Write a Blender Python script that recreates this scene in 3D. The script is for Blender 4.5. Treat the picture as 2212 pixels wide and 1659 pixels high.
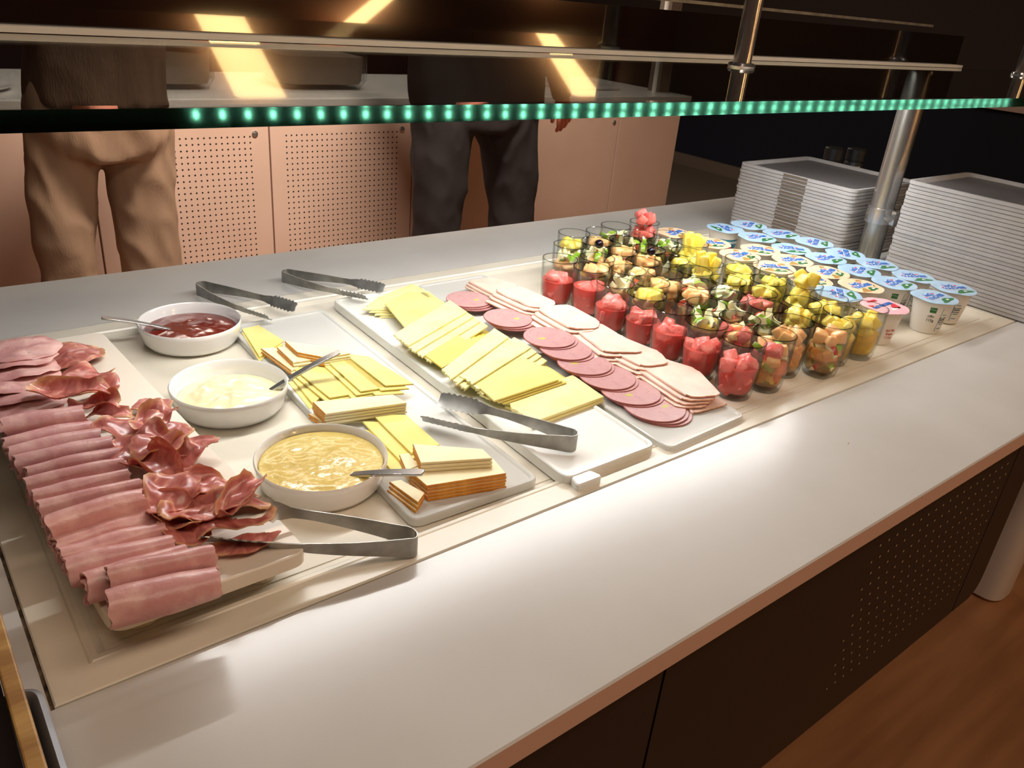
import bpy, bmesh, math, random
from mathutils import Vector, Matrix, Euler, noise
random.seed(7)
S = bpy.context.scene
C = S.collection
for o in list(bpy.data.objects): bpy.data.objects.remove(o)
PI = math.pi
# ------------------------------------------------------------------ camera
FPX, W, H = 1727.9, 2212, 1659
CAMLOC = Vector((-0.0217, -0.4372, 0.4246))
CAMROT = Euler((1.1148, -0.08315, -0.66511), 'XYZ')
cam = bpy.data.cameras.new('camera'); co = bpy.data.objects.new('camera', cam); C.objects.link(co)
co.location = CAMLOC; co.rotation_euler = CAMROT
cam.sensor_width = 36; cam.lens = FPX / W * 36; cam.clip_start = .01
S.camera = co
# ------------------------------------------------------------------ world, lights, exposure
wd = bpy.data.worlds.new('world'); S.world = wd; wd.use_nodes = True
wd.node_tree.nodes['Background'].inputs[0].default_value = (.97, .97, 1, 1)
wd.node_tree.nodes['Background'].inputs[1].default_value = .27
S.view_settings.view_transform = 'Standard'; S.view_settings.look = 'None'
S.view_settings.exposure = 0.52; S.view_settings.gamma = 1
S.view_settings.use_curve_mapping = False
def area(name, loc, rot, sx, sy, power, col, spread=PI):
    l = bpy.data.lights.new(name, 'AREA'); l.shape = 'RECTANGLE'; l.size = sx; l.size_y = sy
    l.energy = power; l.color = col; l.spread = spread
    o = bpy.data.objects.new(name, l); C.objects.link(o); o.location = loc; o.rotation_euler = rot
    return o
FLOOR = -.86; CEIL = 1.9
area('led_strip_light', (.80, .337, .3495), (0, 0, 0), 1.26, .008, 4.0, (1, .985, .955))
area('ceiling_light_front', (.7, -1.0, 1.85), (0, 0, 0), 2.6, .5, 19, (1, .76, .58))
area('ceiling_light_aisle', (1.2, 1.15, 1.85), (.75, 0, 0), 1.2, .3, 44, (1, .83, .70), 2.0)
area('ceiling_light_island', (2.0, 3.4, 1.85), (0, 0, 0), 3.0, .4, 34, (1, .86, .74))
# ------------------------------------------------------------------ helpers
MROT = CAMROT.to_matrix()
def ray(px, py): return MROT @ Vector(((px - W/2)/FPX, -(py - H/2)/FPX, -1))
def at(px, py, z=0):            # point of the horizontal plane z seen at a pixel
    d = ray(px, py); return CAMLOC + d*((z - CAMLOC.z)/d.z)
def atY(px, py, Y):
    d = ray(px, py); return CAMLOC + d*((Y - CAMLOC.y)/d.y)

class MB:
    def __init__(s): s.v = []; s.f = []; s.m = []
    def add(s, vs, fs, mi=0):
        n = len(s.v); s.v += [tuple(v) for v in vs]; s.f += [tuple(i+n for i in f) for f in fs]; s.m += [mi]*len(fs)
        return s
    def box(s, x0, x1, y0, y1, z0, z1, mi=0):
        return s.add([(x0,y0,z0),(x1,y0,z0),(x1,y1,z0),(x0,y1,z0),(x0,y0,z1),(x1,y0,z1),(x1,y1,z1),(x0,y1,z1)],
          [(3,2,1,0),(4,5,6,7),(0,1,5,4),(1,2,6,5),(2,3,7,6),(3,0,4,7)], mi)
    def rings(s, rs, closed=True, cap0=True, cap1=True, mi=0):
        n = len(rs[0]); vs = [v for r in rs for v in r]; fs = []
        for i in range(len(rs)-1):
            for j in range(n if closed else n-1):
                k = (j+1) % n
                fs.append((i*n+j, i*n+k, (i+1)*n+k, (i+1)*n+j))
        if cap0: fs.append(tuple(range(n-1, -1, -1)))
        if cap1: fs.append(tuple((len(rs)-1)*n + j for j in range(n)))
        return s.add(vs, fs, mi)
    def lathe(s, prof, c=(0,0,0), n=32, mi=0, cap0=True, cap1=True):
        rs = [[(c[0]+r*math.cos(2*PI*j/n), c[1]+r*math.sin(2*PI*j/n), c[2]+z) for j in range(n)] for r, z in prof]
        return s.rings(rs, True, cap0, cap1, mi)
    def tube(s, pts, r, n=10, mi=0):
        pts = [Vector(p) for p in pts]; rs = []; up = Vector((.13, .21, .97))
        for i, p in enumerate(pts):
            t = (pts[min(i+1, len(pts)-1)] - pts[max(i-1, 0)]).normalized()
            a = t.cross(up)
            if a.length < .1: a = t.cross(Vector((1, 0, 0)))
            a.normalize(); b = a.cross(t)
            rr = r[i] if isinstance(r, (list, tuple)) else r
            rs.append([p + a*rr*math.cos(2*PI*j/n) - b*rr*math.sin(2*PI*j/n) for j in range(n)])
        return s.rings(rs, True, True, True, mi)

def inset(poly, d):             # shrink a counter-clockwise polygon by d
    n = len(poly); out = []
    for i in range(n):
        a, b, c = Vector(poly[i-1][:2]), Vector(poly[i][:2]), Vector(poly[(i+1) % n][:2])
        e1 = (b-a); e2 = (c-b)
        if e1.length < 1e-9 or e2.length < 1e-9: out.append((b.x, b.y)); continue
        e1.normalize(); e2.normalize()
        n1 = Vector((-e1.y, e1.x)); n2 = Vector((-e2.y, e2.x)); m = n1 + n2
        m = m/(max(m.dot(m), .5)/2) / 1.0 if m.length > 1e-6 else n1
        q = b + m*d*1.0; out.append((q.x, q.y))
    return out
def ccw(poly):
    a = sum(poly[i-1][0]*poly[i][1] - poly[i][0]*poly[i-1][1] for i in range(len(poly)))
    return poly if a > 0 else poly[::-1]
def rounded(poly, r, n=5):
    poly = ccw([tuple(p[:2]) for p in poly]); out = []; N = len(poly)
    for i in range(N):
        a, b, c = Vector(poly[i-1]), Vector(poly[i]), Vector(poly[(i+1) % N])
        rr = r[i] if isinstance(r, (list, tuple)) else r
        u = (a-b); v = (c-b); rr = min(rr, u.length*.45, v.length*.45); u.normalize(); v.normalize()
        p0, p1 = b + u*rr, b + v*rr
        for k in range(n+1):
            t = k/n; q = p0*(1-t)**2 + b*2*t*(1-t) + p1*t*t; out.append((q.x, q.y))
    return out
def slab(mb, poly, z0, z1, bev=.001, mi=0, dz=None):
    poly = ccw([tuple(p[:2]) for p in poly]); f = dz or (lambda x, y: 0)
    L = [(inset(poly, bev), z0), (poly, z0+bev), (poly, z1-bev), (inset(poly, bev), z1)]
    return mb.rings([[(x, y, z + f(x, y)) for x, y in P] for P, z in L], mi=mi)

def wloc(o):
    v = Vector((0, 0, 0))
    while o: v += o.location; o = o.parent
    return v
def obj(name, mb, mat, parent=None, smooth=None, org=None, bevel=0):
    me = bpy.data.meshes.new(name)
    vs = mb.v
    if parent is not None: off = wloc(parent)
    else:
        if org is None:
            xs = [v[0] for v in vs]; ys = [v[1] for v in vs]; zs = [v[2] for v in vs]
            org = ((min(xs)+max(xs))/2, (min(ys)+max(ys))/2, min(zs))
        off = Vector(org)
    me.from_pydata([(v[0]-off.x, v[1]-off.y, v[2]-off.z) for v in vs], [], mb.f)
    ms = mat if isinstance(mat, (list, tuple)) else [mat]
    for m in ms: me.materials.append(m)
    if len(ms) > 1: me.polygons.foreach_set('material_index', mb.m)
    me.validate()
    if smooth is not None:
        me.polygons.foreach_set('use_smooth', [True]*len(me.polygons))
        if smooth < 180: me.set_sharp_from_angle(angle=math.radians(smooth))
    o = bpy.data.objects.new(name, me); C.objects.link(o)
    if parent is not None: o.parent = parent
    else: o.location = off
    if bevel:
        b = o.modifiers.new('bevel', 'BEVEL'); b.width = bevel; b.segments = 2; b.limit_method = 'ANGLE'
    return o
def tag(o, label=None, cat=None, group=None, kind=None):
    if label: o['label'] = label
    if cat: o['category'] = cat
    if group: o['group'] = group
    if kind: o['kind'] = kind
    return o
def thing(name, loc, label, cat, group=None):
    o = bpy.data.objects.new(name, None); C.objects.link(o); o.location = loc; o.empty_display_size = .02
    return tag(o, label, cat, group)
def dup(o, loc, rz=0, label=None):
    r = o.copy(); C.objects.link(r); r.location = loc; r.rotation_euler = (0, 0, rz)
    if label: r['label'] = label
    for ch in list(o.children):
        c = ch.copy(); C.objects.link(c); c.parent = r
        for g in list(ch.children):
            d = g.copy(); C.objects.link(d); d.parent = c
    return r
ORD = ['zeroth','first','second','third','fourth','fifth','sixth','seventh','eighth','ninth','tenth','eleventh','twelfth','thirteenth','fourteenth','fifteenth','sixteenth','seventeenth','eighteenth','nineteenth','twentieth','twenty-first','twenty-second','twenty-third','twenty-fourth','twenty-fifth','twenty-sixth','twenty-seventh','twenty-eighth','twenty-ninth','thirtieth']

# ------------------------------------------------------------------ materials
def lin(c):
    return tuple(((x/255)/12.92 if x/255 <= .04045 else ((x/255+.055)/1.055)**2.4) for x in c) + (1,)
def mat(name, col, rough=.5, metal=0, col2=None, scale=20, detail=4, bump=0, bscale=None, spec=.5, coat=0, sss=0, contrast=(.35, .65), stretch=None, alpha=1):
    m = bpy.data.materials.new(name); m.use_nodes = True; nt = m.node_tree; N = nt.nodes; L = nt.links
    b = N['Principled BSDF']; b.inputs['Base Color'].default_value = lin(col); b.inputs['Roughness'].default_value = rough
    b.inputs['Metallic'].default_value = metal; b.inputs['Specular IOR Level'].default_value = spec
    b.inputs['Coat Weight'].default_value = coat; b.inputs['Coat Roughness'].default_value = .1
    b.inputs['Alpha'].default_value = alpha
    if sss:
        b.inputs['Subsurface Weight'].default_value = sss; b.inputs['Subsurface Radius'].default_value = (1, .5, .3); b.inputs['Subsurface Scale'].default_value = .006
    if col2 or bump:
        tc = N.new('ShaderNodeTexCoord'); mp = N.new('ShaderNodeMapping'); L.new(tc.outputs['Object'], mp.inputs[0])
        if stretch: mp.inputs['Scale'].default_value = stretch
    if col2:
        n = N.new('ShaderNodeTexNoise'); n.inputs['Scale'].default_value = scale; n.inputs['Detail'].default_value = detail
        L.new(mp.outputs[0], n.inputs[0]); r = N.new('ShaderNodeValToRGB')
        r.color_ramp.elements[0].position = contrast[0]; r.color_ramp.elements[1].position = contrast[1]
        r.color_ramp.elements[0].color = lin(col); r.color_ramp.elements[1].color = lin(col2)
        L.new(n.outputs[0], r.inputs[0]); L.new(r.outputs[0], b.inputs['Base Color'])
    if bump:
        n2 = N.new('ShaderNodeTexNoise'); n2.inputs['Scale'].default_value = bscale or scale; n2.inputs['Detail'].default_value = 3
        L.new(mp.outputs[0], n2.inputs[0]); bp = N.new('ShaderNodeBump'); bp.inputs['Strength'].default_value = 1; bp.inputs['Distance'].default_value = bump
        L.new(n2.outputs[0], bp.inputs['Height']); L.new(bp.outputs[0], b.inputs['Normal'])
    return m
def thin_glass(name, tint=(.97, .98, .97), edge=(.35, .42, .38), power=6, rough=.02, ior=1.45):
    m = bpy.data.materials.new(name); m.use_nodes = True; nt = m.node_tree; N = nt.nodes; L = nt.links
    for n in list(N): N.remove(n)
    out = N.new('ShaderNodeOutputMaterial'); mx = N.new('ShaderNodeMixShader'); t = N.new('ShaderNodeBsdfTransparent'); g = N.new('ShaderNodeBsdfGlossy')
    g.inputs['Roughness'].default_value = rough
    lw = N.new('ShaderNodeLayerWeight'); lw.inputs['Blend'].default_value = .5
    pw = N.new('ShaderNodeMath'); pw.operation = 'POWER'; pw.inputs[1].default_value = power; L.new(lw.outputs['Facing'], pw.inputs[0])
    mc = N.new('ShaderNodeMix'); mc.data_type = 'RGBA'; mc.inputs[6].default_value = tint+(1,); mc.inputs[7].default_value = edge+(1,)
    L.new(pw.outputs[0], mc.inputs[0]); L.new(mc.outputs[2], t.inputs[0])
    f = N.new('ShaderNodeMath'); f.operation = 'POWER'; f.inputs[1].default_value = 5; L.new(lw.outputs['Facing'], f.inputs[0])
    f2 = N.new('ShaderNodeMath'); f2.operation = 'MULTIPLY_ADD'; f2.inputs[1].default_value = .62; f2.inputs[2].default_value = .035; L.new(f.outputs[0], f2.inputs[0])
    L.new(f2.outputs[0], mx.inputs[0]); L.new(t.outputs[0], mx.inputs[1]); L.new(g.outputs[0], mx.inputs[2]); L.new(mx.outputs[0], out.inputs[0])
    return m
def real_glass(name, col, rough=0, ior=1.5):
    m = bpy.data.materials.new(name); m.use_nodes = True; N = m.node_tree.nodes; L = m.node_tree.links
    for n in list(N): N.remove(n)
    out = N.new('ShaderNodeOutputMaterial'); g = N.new('ShaderNodeBsdfGlass'); g.inputs['Color'].default_value = col + (1,); g.inputs['Roughness'].default_value = rough; g.inputs['IOR'].default_value = ior
    L.new(g.outputs[0], out.inputs[0]); return m
def emit(name, col, st):
    m = bpy.data.materials.new(name); m.use_nodes = True; N = m.node_tree.nodes; L = m.node_tree.links
    b = N['Principled BSDF']; b.inputs['Base Color'].default_value = (0, 0, 0, 1); b.inputs['Emission Color'].default_value = col + (1,); b.inputs['Emission Strength'].default_value = st
    return m
def mix_trans(name, col, fac, tint):
    m = bpy.data.materials.new(name); m.use_nodes = True; N = m.node_tree.nodes; L = m.node_tree.links
    b = N['Principled BSDF']; b.inputs['Base Color'].default_value = lin(col); b.inputs['Roughness'].default_value = .15
    t = N.new('ShaderNodeBsdfTransparent'); t.inputs[0].default_value = lin(tint); mx = N.new('ShaderNodeMixShader'); mx.inputs[0].default_value = fac
    L.new(t.outputs[0], mx.inputs[1]); L.new(b.outputs[0], mx.inputs[2]); L.new(mx.outputs[0], N['Material Output'].inputs[0]); return m

M = {}
M['top'] = mat('worktop_white', (206, 204, 200), .24, col2=(198, 195, 190), scale=6, bump=.00003, bscale=900, spec=.5)
M['well'] = mat('well_cream', (226, 219, 203), .30, col2=(214, 206, 188), scale=9, bump=.0001, bscale=60)
M['edge'] = mat('worktop_edge', (214, 176, 156), .5)
M['gap'] = mat('dirty_seam', (120, 100, 78), .8, col2=(40, 30, 22), scale=90)
M['dark'] = mat('dark_laminate', (30, 23, 21), .45, col2=(35, 26, 24), scale=4)
M['hole_glint'] = mat('painted_hole_glint', (190, 172, 140), .4)
M['floor'] = None
M['beige'] = mat('beige_laminate', (206, 178, 160), .45, col2=(199, 170, 152), scale=3)
M['hole'] = mat('hole_dark', (14, 10, 8), .9)
M['seam'] = mat('seam_dark', (40, 32, 28), .8)
M['steel'] = mat('steel', (196, 194, 188), .27, .9, col2=(160, 158, 152), scale=30, stretch=(1, 1, .1))
M['brushed'] = mat('brushed_steel', (176, 174, 168), .42, .72, col2=(140, 138, 132), scale=40)
M['chrome'] = mat('chrome', (190, 188, 186), .18, .85)
M['porcelain'] = mat('porcelain', (238, 236, 234), .12, coat=.5)
M['alu'] = mat('white_profile', (225, 222, 214), .4)
M['board_t'] = mat('frosted_board', (226, 226, 220), .16, alpha=.72)
M['board_w'] = mat('white_board', (238, 238, 234), .22, col2=(232, 230, 216), scale=7)
M['board_h'] = mat('cream_board', (232, 222, 208), .28, col2=(226, 214, 196), scale=9)
M['ham'] = mat('cooked_ham', (204, 146, 144), .34, col2=(234, 190, 182), scale=48, bump=.0006, bscale=160, sss=.15, contrast=(.45, .75))
M['hamedge'] = mat('ham_rim', (218, 150, 120), .4, col2=(200, 132, 120), scale=60)
M['cheese'] = mat('yellow_cheese', (234, 218, 136), .34, col2=(228, 208, 116), scale=14, sss=.2, bump=.0001, bscale=90)
M['cheese_deep'] = mat('deep_yellow_cheese', (238, 216, 104), .34, col2=(232, 204, 90), scale=14, sss=.2, bump=.0001, bscale=90)
M['cheese_pale'] = mat('pale_cheese', (238, 228, 164), .42, col2=(230, 216, 140), scale=24, sss=.2, bump=.0006, bscale=130)
M['cheese_cream'] = mat('cream_cheese', (242, 228, 190), .36, col2=(236, 220, 172), scale=14, sss=.2, bump=.0002, bscale=80)
M['rind'] = mat('orange_rind', (228, 158, 48), .5, col2=(206, 128, 28), scale=120, bump=.0008, bscale=380)
M['crust'] = mat('cheese_crust', (222, 184, 84), .5, col2=(208, 166, 66), scale=80)
M['turkey'] = mat('turkey', (230, 192, 176), .38, col2=(236, 204, 188), scale=40, sss=.2, bump=.0002, bscale=200)
M['turkeyedge'] = mat('turkey_skin', (205, 140, 104), .45, col2=(226, 172, 140), scale=160)
M['glass'] = thin_glass('tumbler_glass', tint=(.99, .995, .99), edge=(.30, .35, .32), power=5)
M['tub'] = thin_glass('tub_glass', tint=(.95, .95, .94), edge=(.5, .5, .48))
M['ketchup'] = mat('ketchup', (104, 22, 8), .14, col2=(126, 34, 10), scale=18, coat=.3)
M['mayo'] = mat('mayonnaise', (240, 230, 186), .22, coat=.3, sss=.2, bump=.001, bscale=40)
M['mustard'] = mat('mustard', (206, 178, 96), .22, col2=(214, 190, 112), scale=30, coat=.2, bump=.0012, bscale=110)
M['wmelon'] = mat('watermelon', (236, 96, 90), .2, col2=(246, 140, 128), scale=60, sss=.25, bump=.0012, bscale=260)
M['pine'] = mat('pineapple', (250, 218, 74), .25, col2=(252, 230, 120), scale=80, sss=.25, bump=.0012, bscale=240, stretch=(1, 1, .3))
M['melon'] = mat('orange_melon', (244, 182, 116), .28, col2=(248, 200, 138), scale=50, sss=.25, bump=.0006, bscale=160)
M['apple'] = mat('apple_flesh', (246, 242, 204), .3, col2=(238, 232, 180), scale=40, sss=.2)
M['skin_g'] = mat('apple_skin_green', (148, 192, 58), .2, col2=(128, 176, 44), scale=60)
M['skin_r'] = mat('apple_skin_red', (182, 62, 40), .22)
M['grape'] = mat('black_grape', (26, 14, 26), .15)
M['j_red'] = mix_trans('juice_red', (242, 112, 102), .5, (252, 180, 170))
M['j_yel'] = mix_trans('juice_yellow', (252, 218, 110), .40, (255, 240, 180))
M['j_org'] = mix_trans('juice_orange', (252, 204, 140), .30, (255, 236, 200))
M['cup'] = mat('yogurt_cup', (232, 226, 216), .35, sss=.1)
M['lid_b'] = mat('lid_blue', (176, 206, 230), .28, col2=(160, 194, 222), scale=90, bump=.0003, bscale=120)
M['lid_p'] = mat('lid_peach', (244, 214, 180), .28, col2=(238, 204, 166), scale=90, bump=.0003, bscale=120)
M['lid_r'] = mat('lid_pink', (244, 190, 200), .28, bump=.0003, bscale=120)
M['cupband'] = mat('cup_teal', (42, 130, 152), .4)
M['pgreen'] = mat('print_green', (52, 128, 66), .4, col2=(30, 96, 50), scale=200)
M['pblue'] = mat('print_blue', (44, 104, 186), .4)
M['ppink'] = mat('print_magenta', (214, 60, 120), .4)
M['pwhite'] = mat('print_white', (246, 246, 246), .4)
M['pred'] = mat('print_red', (208, 40, 56), .4)
M['pfruit'] = mat('print_fruit', (222, 130, 70), .4, col2=(120, 140, 60), scale=300)
M['pblack'] = mat('print_black', (30, 30, 30), .5)
M['tray'] = mat('tray_grey', (186, 182, 180), .24, col2=(178, 174, 172), scale=30)
M['traytop'] = mat('tray_surface', (112, 108, 108), .36, col2=(98, 94, 94), scale=260)
M['wood'] = mat('pale_wood', (186, 146, 84), .5, col2=(150, 108, 56), scale=16, stretch=(1, 6, 1), bump=.0006, bscale=50)
M['navy'] = mat('navy_wall', (16, 18, 34), .8)
M['taupe'] = mat('taupe_wall', (60, 46, 38), .8)
M['bbase'] = mat('baseboard_taupe', (110, 96, 82), .6)
M['brown'] = mat('brown_wall', (142, 78, 46), .6, col2=(120, 64, 36), scale=2)
M['ceil'] = mat('ceiling_dark', (34, 26, 22), .8)
M['mirror'] = mat('black_gloss', (12, 9, 8), .03, 0, spec=1.0, coat=1)
M['led'] = emit('led_chip', (.85, 1, .92), 5)
M['warm'] = emit('warm_lamp', (1, .60, .24), 14)
M['trouser_b'] = mat('beige_corduroy', (176, 146, 120), .85, col2=(162, 132, 106), scale=10, bump=.0006, bscale=420, stretch=(1, 1, .15))
M['sweater'] = mat('brown_knit', (112, 90, 72), .9, col2=(96, 76, 60), scale=30, bump=.002, bscale=260, stretch=(1, 1, .2))
M['trouser_d'] = mat('charcoal_trousers', (44, 38, 38), .85, col2=(36, 31, 31), scale=8, bump=.0005, bscale=400)
M['jacket'] = mat('dark_jacket', (40, 34, 32), .8, col2=(30, 25, 24), scale=8)
M['skin'] = mat('skin', (196, 120, 98), .5, col2=(206, 132, 108), scale=30, sss=.15)
M['hair'] = mat('brown_hair', (52, 34, 24), .6, col2=(36, 22, 16), scale=90, stretch=(1, 1, .1), bump=.002)
M['shoe'] = mat('dark_shoe', (30, 26, 24), .5)
M['greymetal'] = mat('grey_metal', (120, 120, 124), .4, .35)
M['plastic_w'] = mat('white_plastic', (206, 196, 188), .4)

def floor_mat():
    m = bpy.data.materials.new('oak_vinyl'); m.use_nodes = True; N = m.node_tree.nodes; L = m.node_tree.links; b = N['Principled BSDF']
    tc = N.new('ShaderNodeTexCoord'); mp = N.new('ShaderNodeMapping'); mp.inputs['Scale'].default_value = (1, 9, 1); L.new(tc.outputs['Object'], mp.inputs[0])
    n = N.new('ShaderNodeTexNoise'); n.inputs['Scale'].default_value = 2.6; n.inputs['Detail'].default_value = 7; L.new(mp.outputs[0], n.inputs[0])
    r = N.new('ShaderNodeValToRGB'); r.color_ramp.elements[0].position = .3; r.color_ramp.elements[1].position = .7
    r.color_ramp.elements[0].color = lin((138, 92, 58)); r.color_ramp.elements[1].color = lin((170, 118, 78)); L.new(n.outputs[0], r.inputs[0]); L.new(r.outputs[0], b.inputs['Base Color'])
    b.inputs['Roughness'].default_value = .42
    return m
M['floor'] = floor_mat()
def sausage_mat():
    m = mat('olive_sausage', (182, 134, 134), .34, col2=(190, 144, 142), scale=60, sss=.15)
    N = m.node_tree.nodes; L = m.node_tree.links; b = N['Principled BSDF']
    src = b.inputs['Base Color'].links[0].from_socket
    tc = N.new('ShaderNodeTexCoord'); v = N.new('ShaderNodeTexVoronoi'); v.inputs['Scale'].default_value = 190; L.new(tc.outputs['Object'], v.inputs[0])
    r = N.new('ShaderNodeValToRGB'); r.color_ramp.elements[0].position = .12; r.color_ramp.elements[1].position = .22; r.color_ramp.elements[0].color = (1, 1, 1, 1); r.color_ramp.elements[1].color = (0, 0, 0, 1)
    L.new(v.outputs[0], r.inputs[0]); mc = N.new('ShaderNodeMix'); mc.data_type = 'RGBA'; mc.inputs[7].default_value = lin((158, 96, 98)); L.new(r.outputs[0], mc.inputs[0]); L.new(src, mc.inputs[6]); L.new(mc.outputs[2], b.inputs['Base Color'])
    return m
M['sausage'] = sausage_mat()
M['sausageedge'] = mat('sausage_edge', (166, 92, 84), .4)
M['olive'] = mat('olive_bit', (186, 176, 84), .3)
def cured_mat():
    m = bpy.data.materials.new('cured_ham'); m.use_nodes = True; N = m.node_tree.nodes; L = m.node_tree.links; b = N['Principled BSDF']
    a = N.new('ShaderNodeAttribute'); a.attribute_name = 'rim'
    tc = N.new('ShaderNodeTexCoord'); n = N.new('ShaderNodeTexNoise'); n.inputs['Scale'].default_value = 55; n.inputs['Detail'].default_value = 5; n.inputs['Distortion'].default_value = 1.5; L.new(tc.outputs['Object'], n.inputs[0])
    r = N.new('ShaderNodeValToRGB'); e = r.color_ramp.elements; e[0].position = .28; e[0].color = lin((146, 72, 62)); e[1].position = .70; e[1].color = lin((226, 176, 150))
    x = e.new(.52); x.color = lin((190, 112, 104)); x2 = e.new(.60); x2.color = lin((204, 132, 116))
    L.new(n.outputs[0], r.inputs[0]); mc = N.new('ShaderNodeMix'); mc.data_type = 'RGBA'; mc.inputs[7].default_value = lin((224, 178, 132)); L.new(a.outputs['Fac'], mc.inputs[0]); L.new(r.outputs[0], mc.inputs[6]); L.new(mc.outputs[2], b.inputs['Base Color'])
    b.inputs['Roughness'].default_value = .26; b.inputs['Subsurface Weight'].default_value = .15; b.inputs['Subsurface Scale'].default_value = .004
    return m
M['cured'] = cured_mat()

# ------------------------------------------------------------------ setting
def struct(name, mb, m, smooth=None): return tag(obj(name, mb, m, smooth=smooth), kind='structure')
struct('floor', MB().box(-4, 7, -4, 8, FLOOR-.05, FLOOR), M['floor'])
struct('ceiling', MB().box(-4, 7, -4, 8, CEIL, CEIL+.05), M['ceil'])
struct('wall_back', MB().box(-4, 7, 8, 8.1, FLOOR, CEIL), M['navy'])
struct('wall_front', MB().box(-4, 7, -4.1, -4, FLOOR, CEIL), M['brown'])
struct('wall_left', MB().box(-4.1, -4, -4, 8, FLOOR, CEIL), M['brown'])
wr = struct('wall_right', MB().box(5.9, 6, -4, 8, FLOOR, .02), M['navy'])
obj('upper_wall', MB().box(5.9, 6, -4, 8, .02, CEIL), M['taupe'], wr)
fl = bpy.data.objects['floor']; obj('grey_flooring', MB().box(3.75, 5.86, -1, 7.9, FLOOR, FLOOR+.004), M['bbase'], fl)
struct('baseboard_right', MB().box(5.86, 5.9, -4, 8, FLOOR, FLOOR+.10), M['bbase'])
struct('trim_1', MB().box(5.86, 5.9, -4, 2.05, .0, .05), M['beige'])
# warm luminous strips on the wall behind the photographer (seen only as reflections)
def wall_lamp(pts, label):
    me = MB()
    me.rings([[(x, -3.98, z) for x, z in pts], [(x, -3.9, z) for x, z in pts]])
    o = obj('wall_lamp', me, M['warm']); tag(o, label, 'lamp'); return o

# ------------------------------------------------------------------ buffet counter
YF, YB = -.181, .809; X0, X1 = -1.1, 2.12; WX, WY = 1.462, .62
counter = thing('buffet_counter', (.5, .3, FLOOR), 'long white topped buffet counter with sunken cream display well and dark front panels', 'counter')
mb = MB()
def ringrect(x0, x1, y0, y1, z): return [(x0,y0,z),(x1,y0,z),(x1,y1,z),(x0,y1,z)]
outer = rounded([(X0,YF),(X1,YF),(X1,YB),(X0,YB)], .001, 1)
o4 = ringrect; t = .004
mb.rings([o4(X0,X1,YF,YB,-.022), o4(X0,X1,YF,YB,-.0015)], cap0=False, cap1=False, mi=1)
mb.rings([o4(X0,X1,YF,YB,-.0015), o4(X0+.0015,X1-.0015,YF+.0015,YB-.0015,0), o4(0,WX,0,WY,0), o4(0,WX,0,WY,-.022), o4(X0,X1,YF,YB,-.022)], cap0=False, cap1=False)
obj('worktop', mb, [M['top'], M['edge']], counter)
# seam gap and well insert
obj('seam', MB().rings([o4(0,WX,0,WY,-.004), o4(.004,WX-.004,.004,WY-.004,-.004)], cap0=False, cap1=False), M['gap'], counter)
g = .0025; mb = MB()
def o4i(i, z): return o4(i, WX-i, i, WY-i, z)
mb.rings([o4i(g,-.02), o4i(g,-.001), o4i(g+.001,0), o4i(.028,0), o4i(.030,-.0025), o4i(.0315,-.0012), o4i(.035,-.0012), o4i(.041,-.006)], cap0=False, cap1=True)
obj('display_well', mb, M['well'], counter, smooth=25)
# slightly proud cover plates on the well floor, their seams showing
for i, (a, b) in enumerate([(.045, .60), (.603, 1.0), (1.003, WX-.045)]):
    m_ = MB(); slab(m_, rounded([(a,.046),(b,.046),(b,WY-.046),(a,WY-.046)], .004), -.0062, -.0052, .0004)
    obj('cover_plate', m_, M['well'], counter)
# front panels
def panel(x0, x1, rr=0):
    m_ = MB(); pts = [(x0,-.31),(x1,-.31),(x1,-.022),(x0,-.022)]
    P = rounded(pts, [rr if (p[0] == x1 and p[1] < -.2) else .002 for p in ccw(pts)], 6)
    m_.rings([[(x, -.172, z) for x, z in P], [(x, -.150, z) for x, z in P]])
    return obj('front_panel', m_, M['dark'], counter)
for a, b in [(-1.09, -.284), (-.281, .386)]: panel(a, b)
pf = panel(.389, 1.056); panel(1.059, 1.135, .05)
dots = MB()
for i in range(20):
    for j in range(13):
        x = .712 + i*.0172 + (.0086 if j % 2 else 0); z = -.036 - j*.0180; r = .0016
        if x < 1.045: dots.add([(x+r*math.cos(k*PI/3), -.1726, z+r*math.sin(k*PI/3)) for k in range(6)], [(5,4,3,2,1,0)])
obj('perforation', dots, M['hole_glint'], pf)['kind'] = 'stuff'  # pale flat discs paint the glints of light in the dark holes
obj('plinth', MB().box(-.9, 1.9, .16, .62, FLOOR, -.022), M['dark'], counter)
m_ = MB(); slab(m_, rounded([(1.98,-.03),(2.10,-.03),(2.10,.66),(1.98,.66)], .045), FLOOR, -.022, .01)
obj('end_leg', m_, M['plastic_w'], counter, smooth=40)

# ------------------------------------------------------------------ sneeze guard: glass shelf, post, gantry
GZ0, GZ1 = .353, .3625
guard = thing('glass_shelf', (.6, .16, GZ0), 'clear glass shelf with a green front edge above the food', 'shelf')
mb = MB(); x0, x1, y0, y1 = -.7, 2.35, -.032, .346
vs = [(x0,y0,GZ0),(x1,y0,GZ0),(x1,y1,GZ0),(x0,y1,GZ0),(x0,y0,GZ1),(x1,y0,GZ1),(x1,y1,GZ1),(x0,y1,GZ1)]
mb.add(vs, [(3,2,1,0),(4,5,6,7),(1,2,6,5),(2,3,7,6),(3,0,4,7)], 0); mb.add([], [], 1)
n = len(mb.v); mb.f.append((0,1,5,4)); mb.m.append(1)
obj('glass_pane', mb, [real_glass('shelf_glass', (.97, .985, .97)), real_glass('shelf_glass_edge', (.22, .66, .46), .12)], guard)
bar = thing('light_gantry', (.6, .36, GZ0), 'long black glossy light bar with a white underside strip above the glass shelf', 'light')
m_ = MB(); m_.box(-.7, 1.742, .361, .372, .3682, .420); obj('gloss_panel', m_, M['mirror'], bar)
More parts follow.
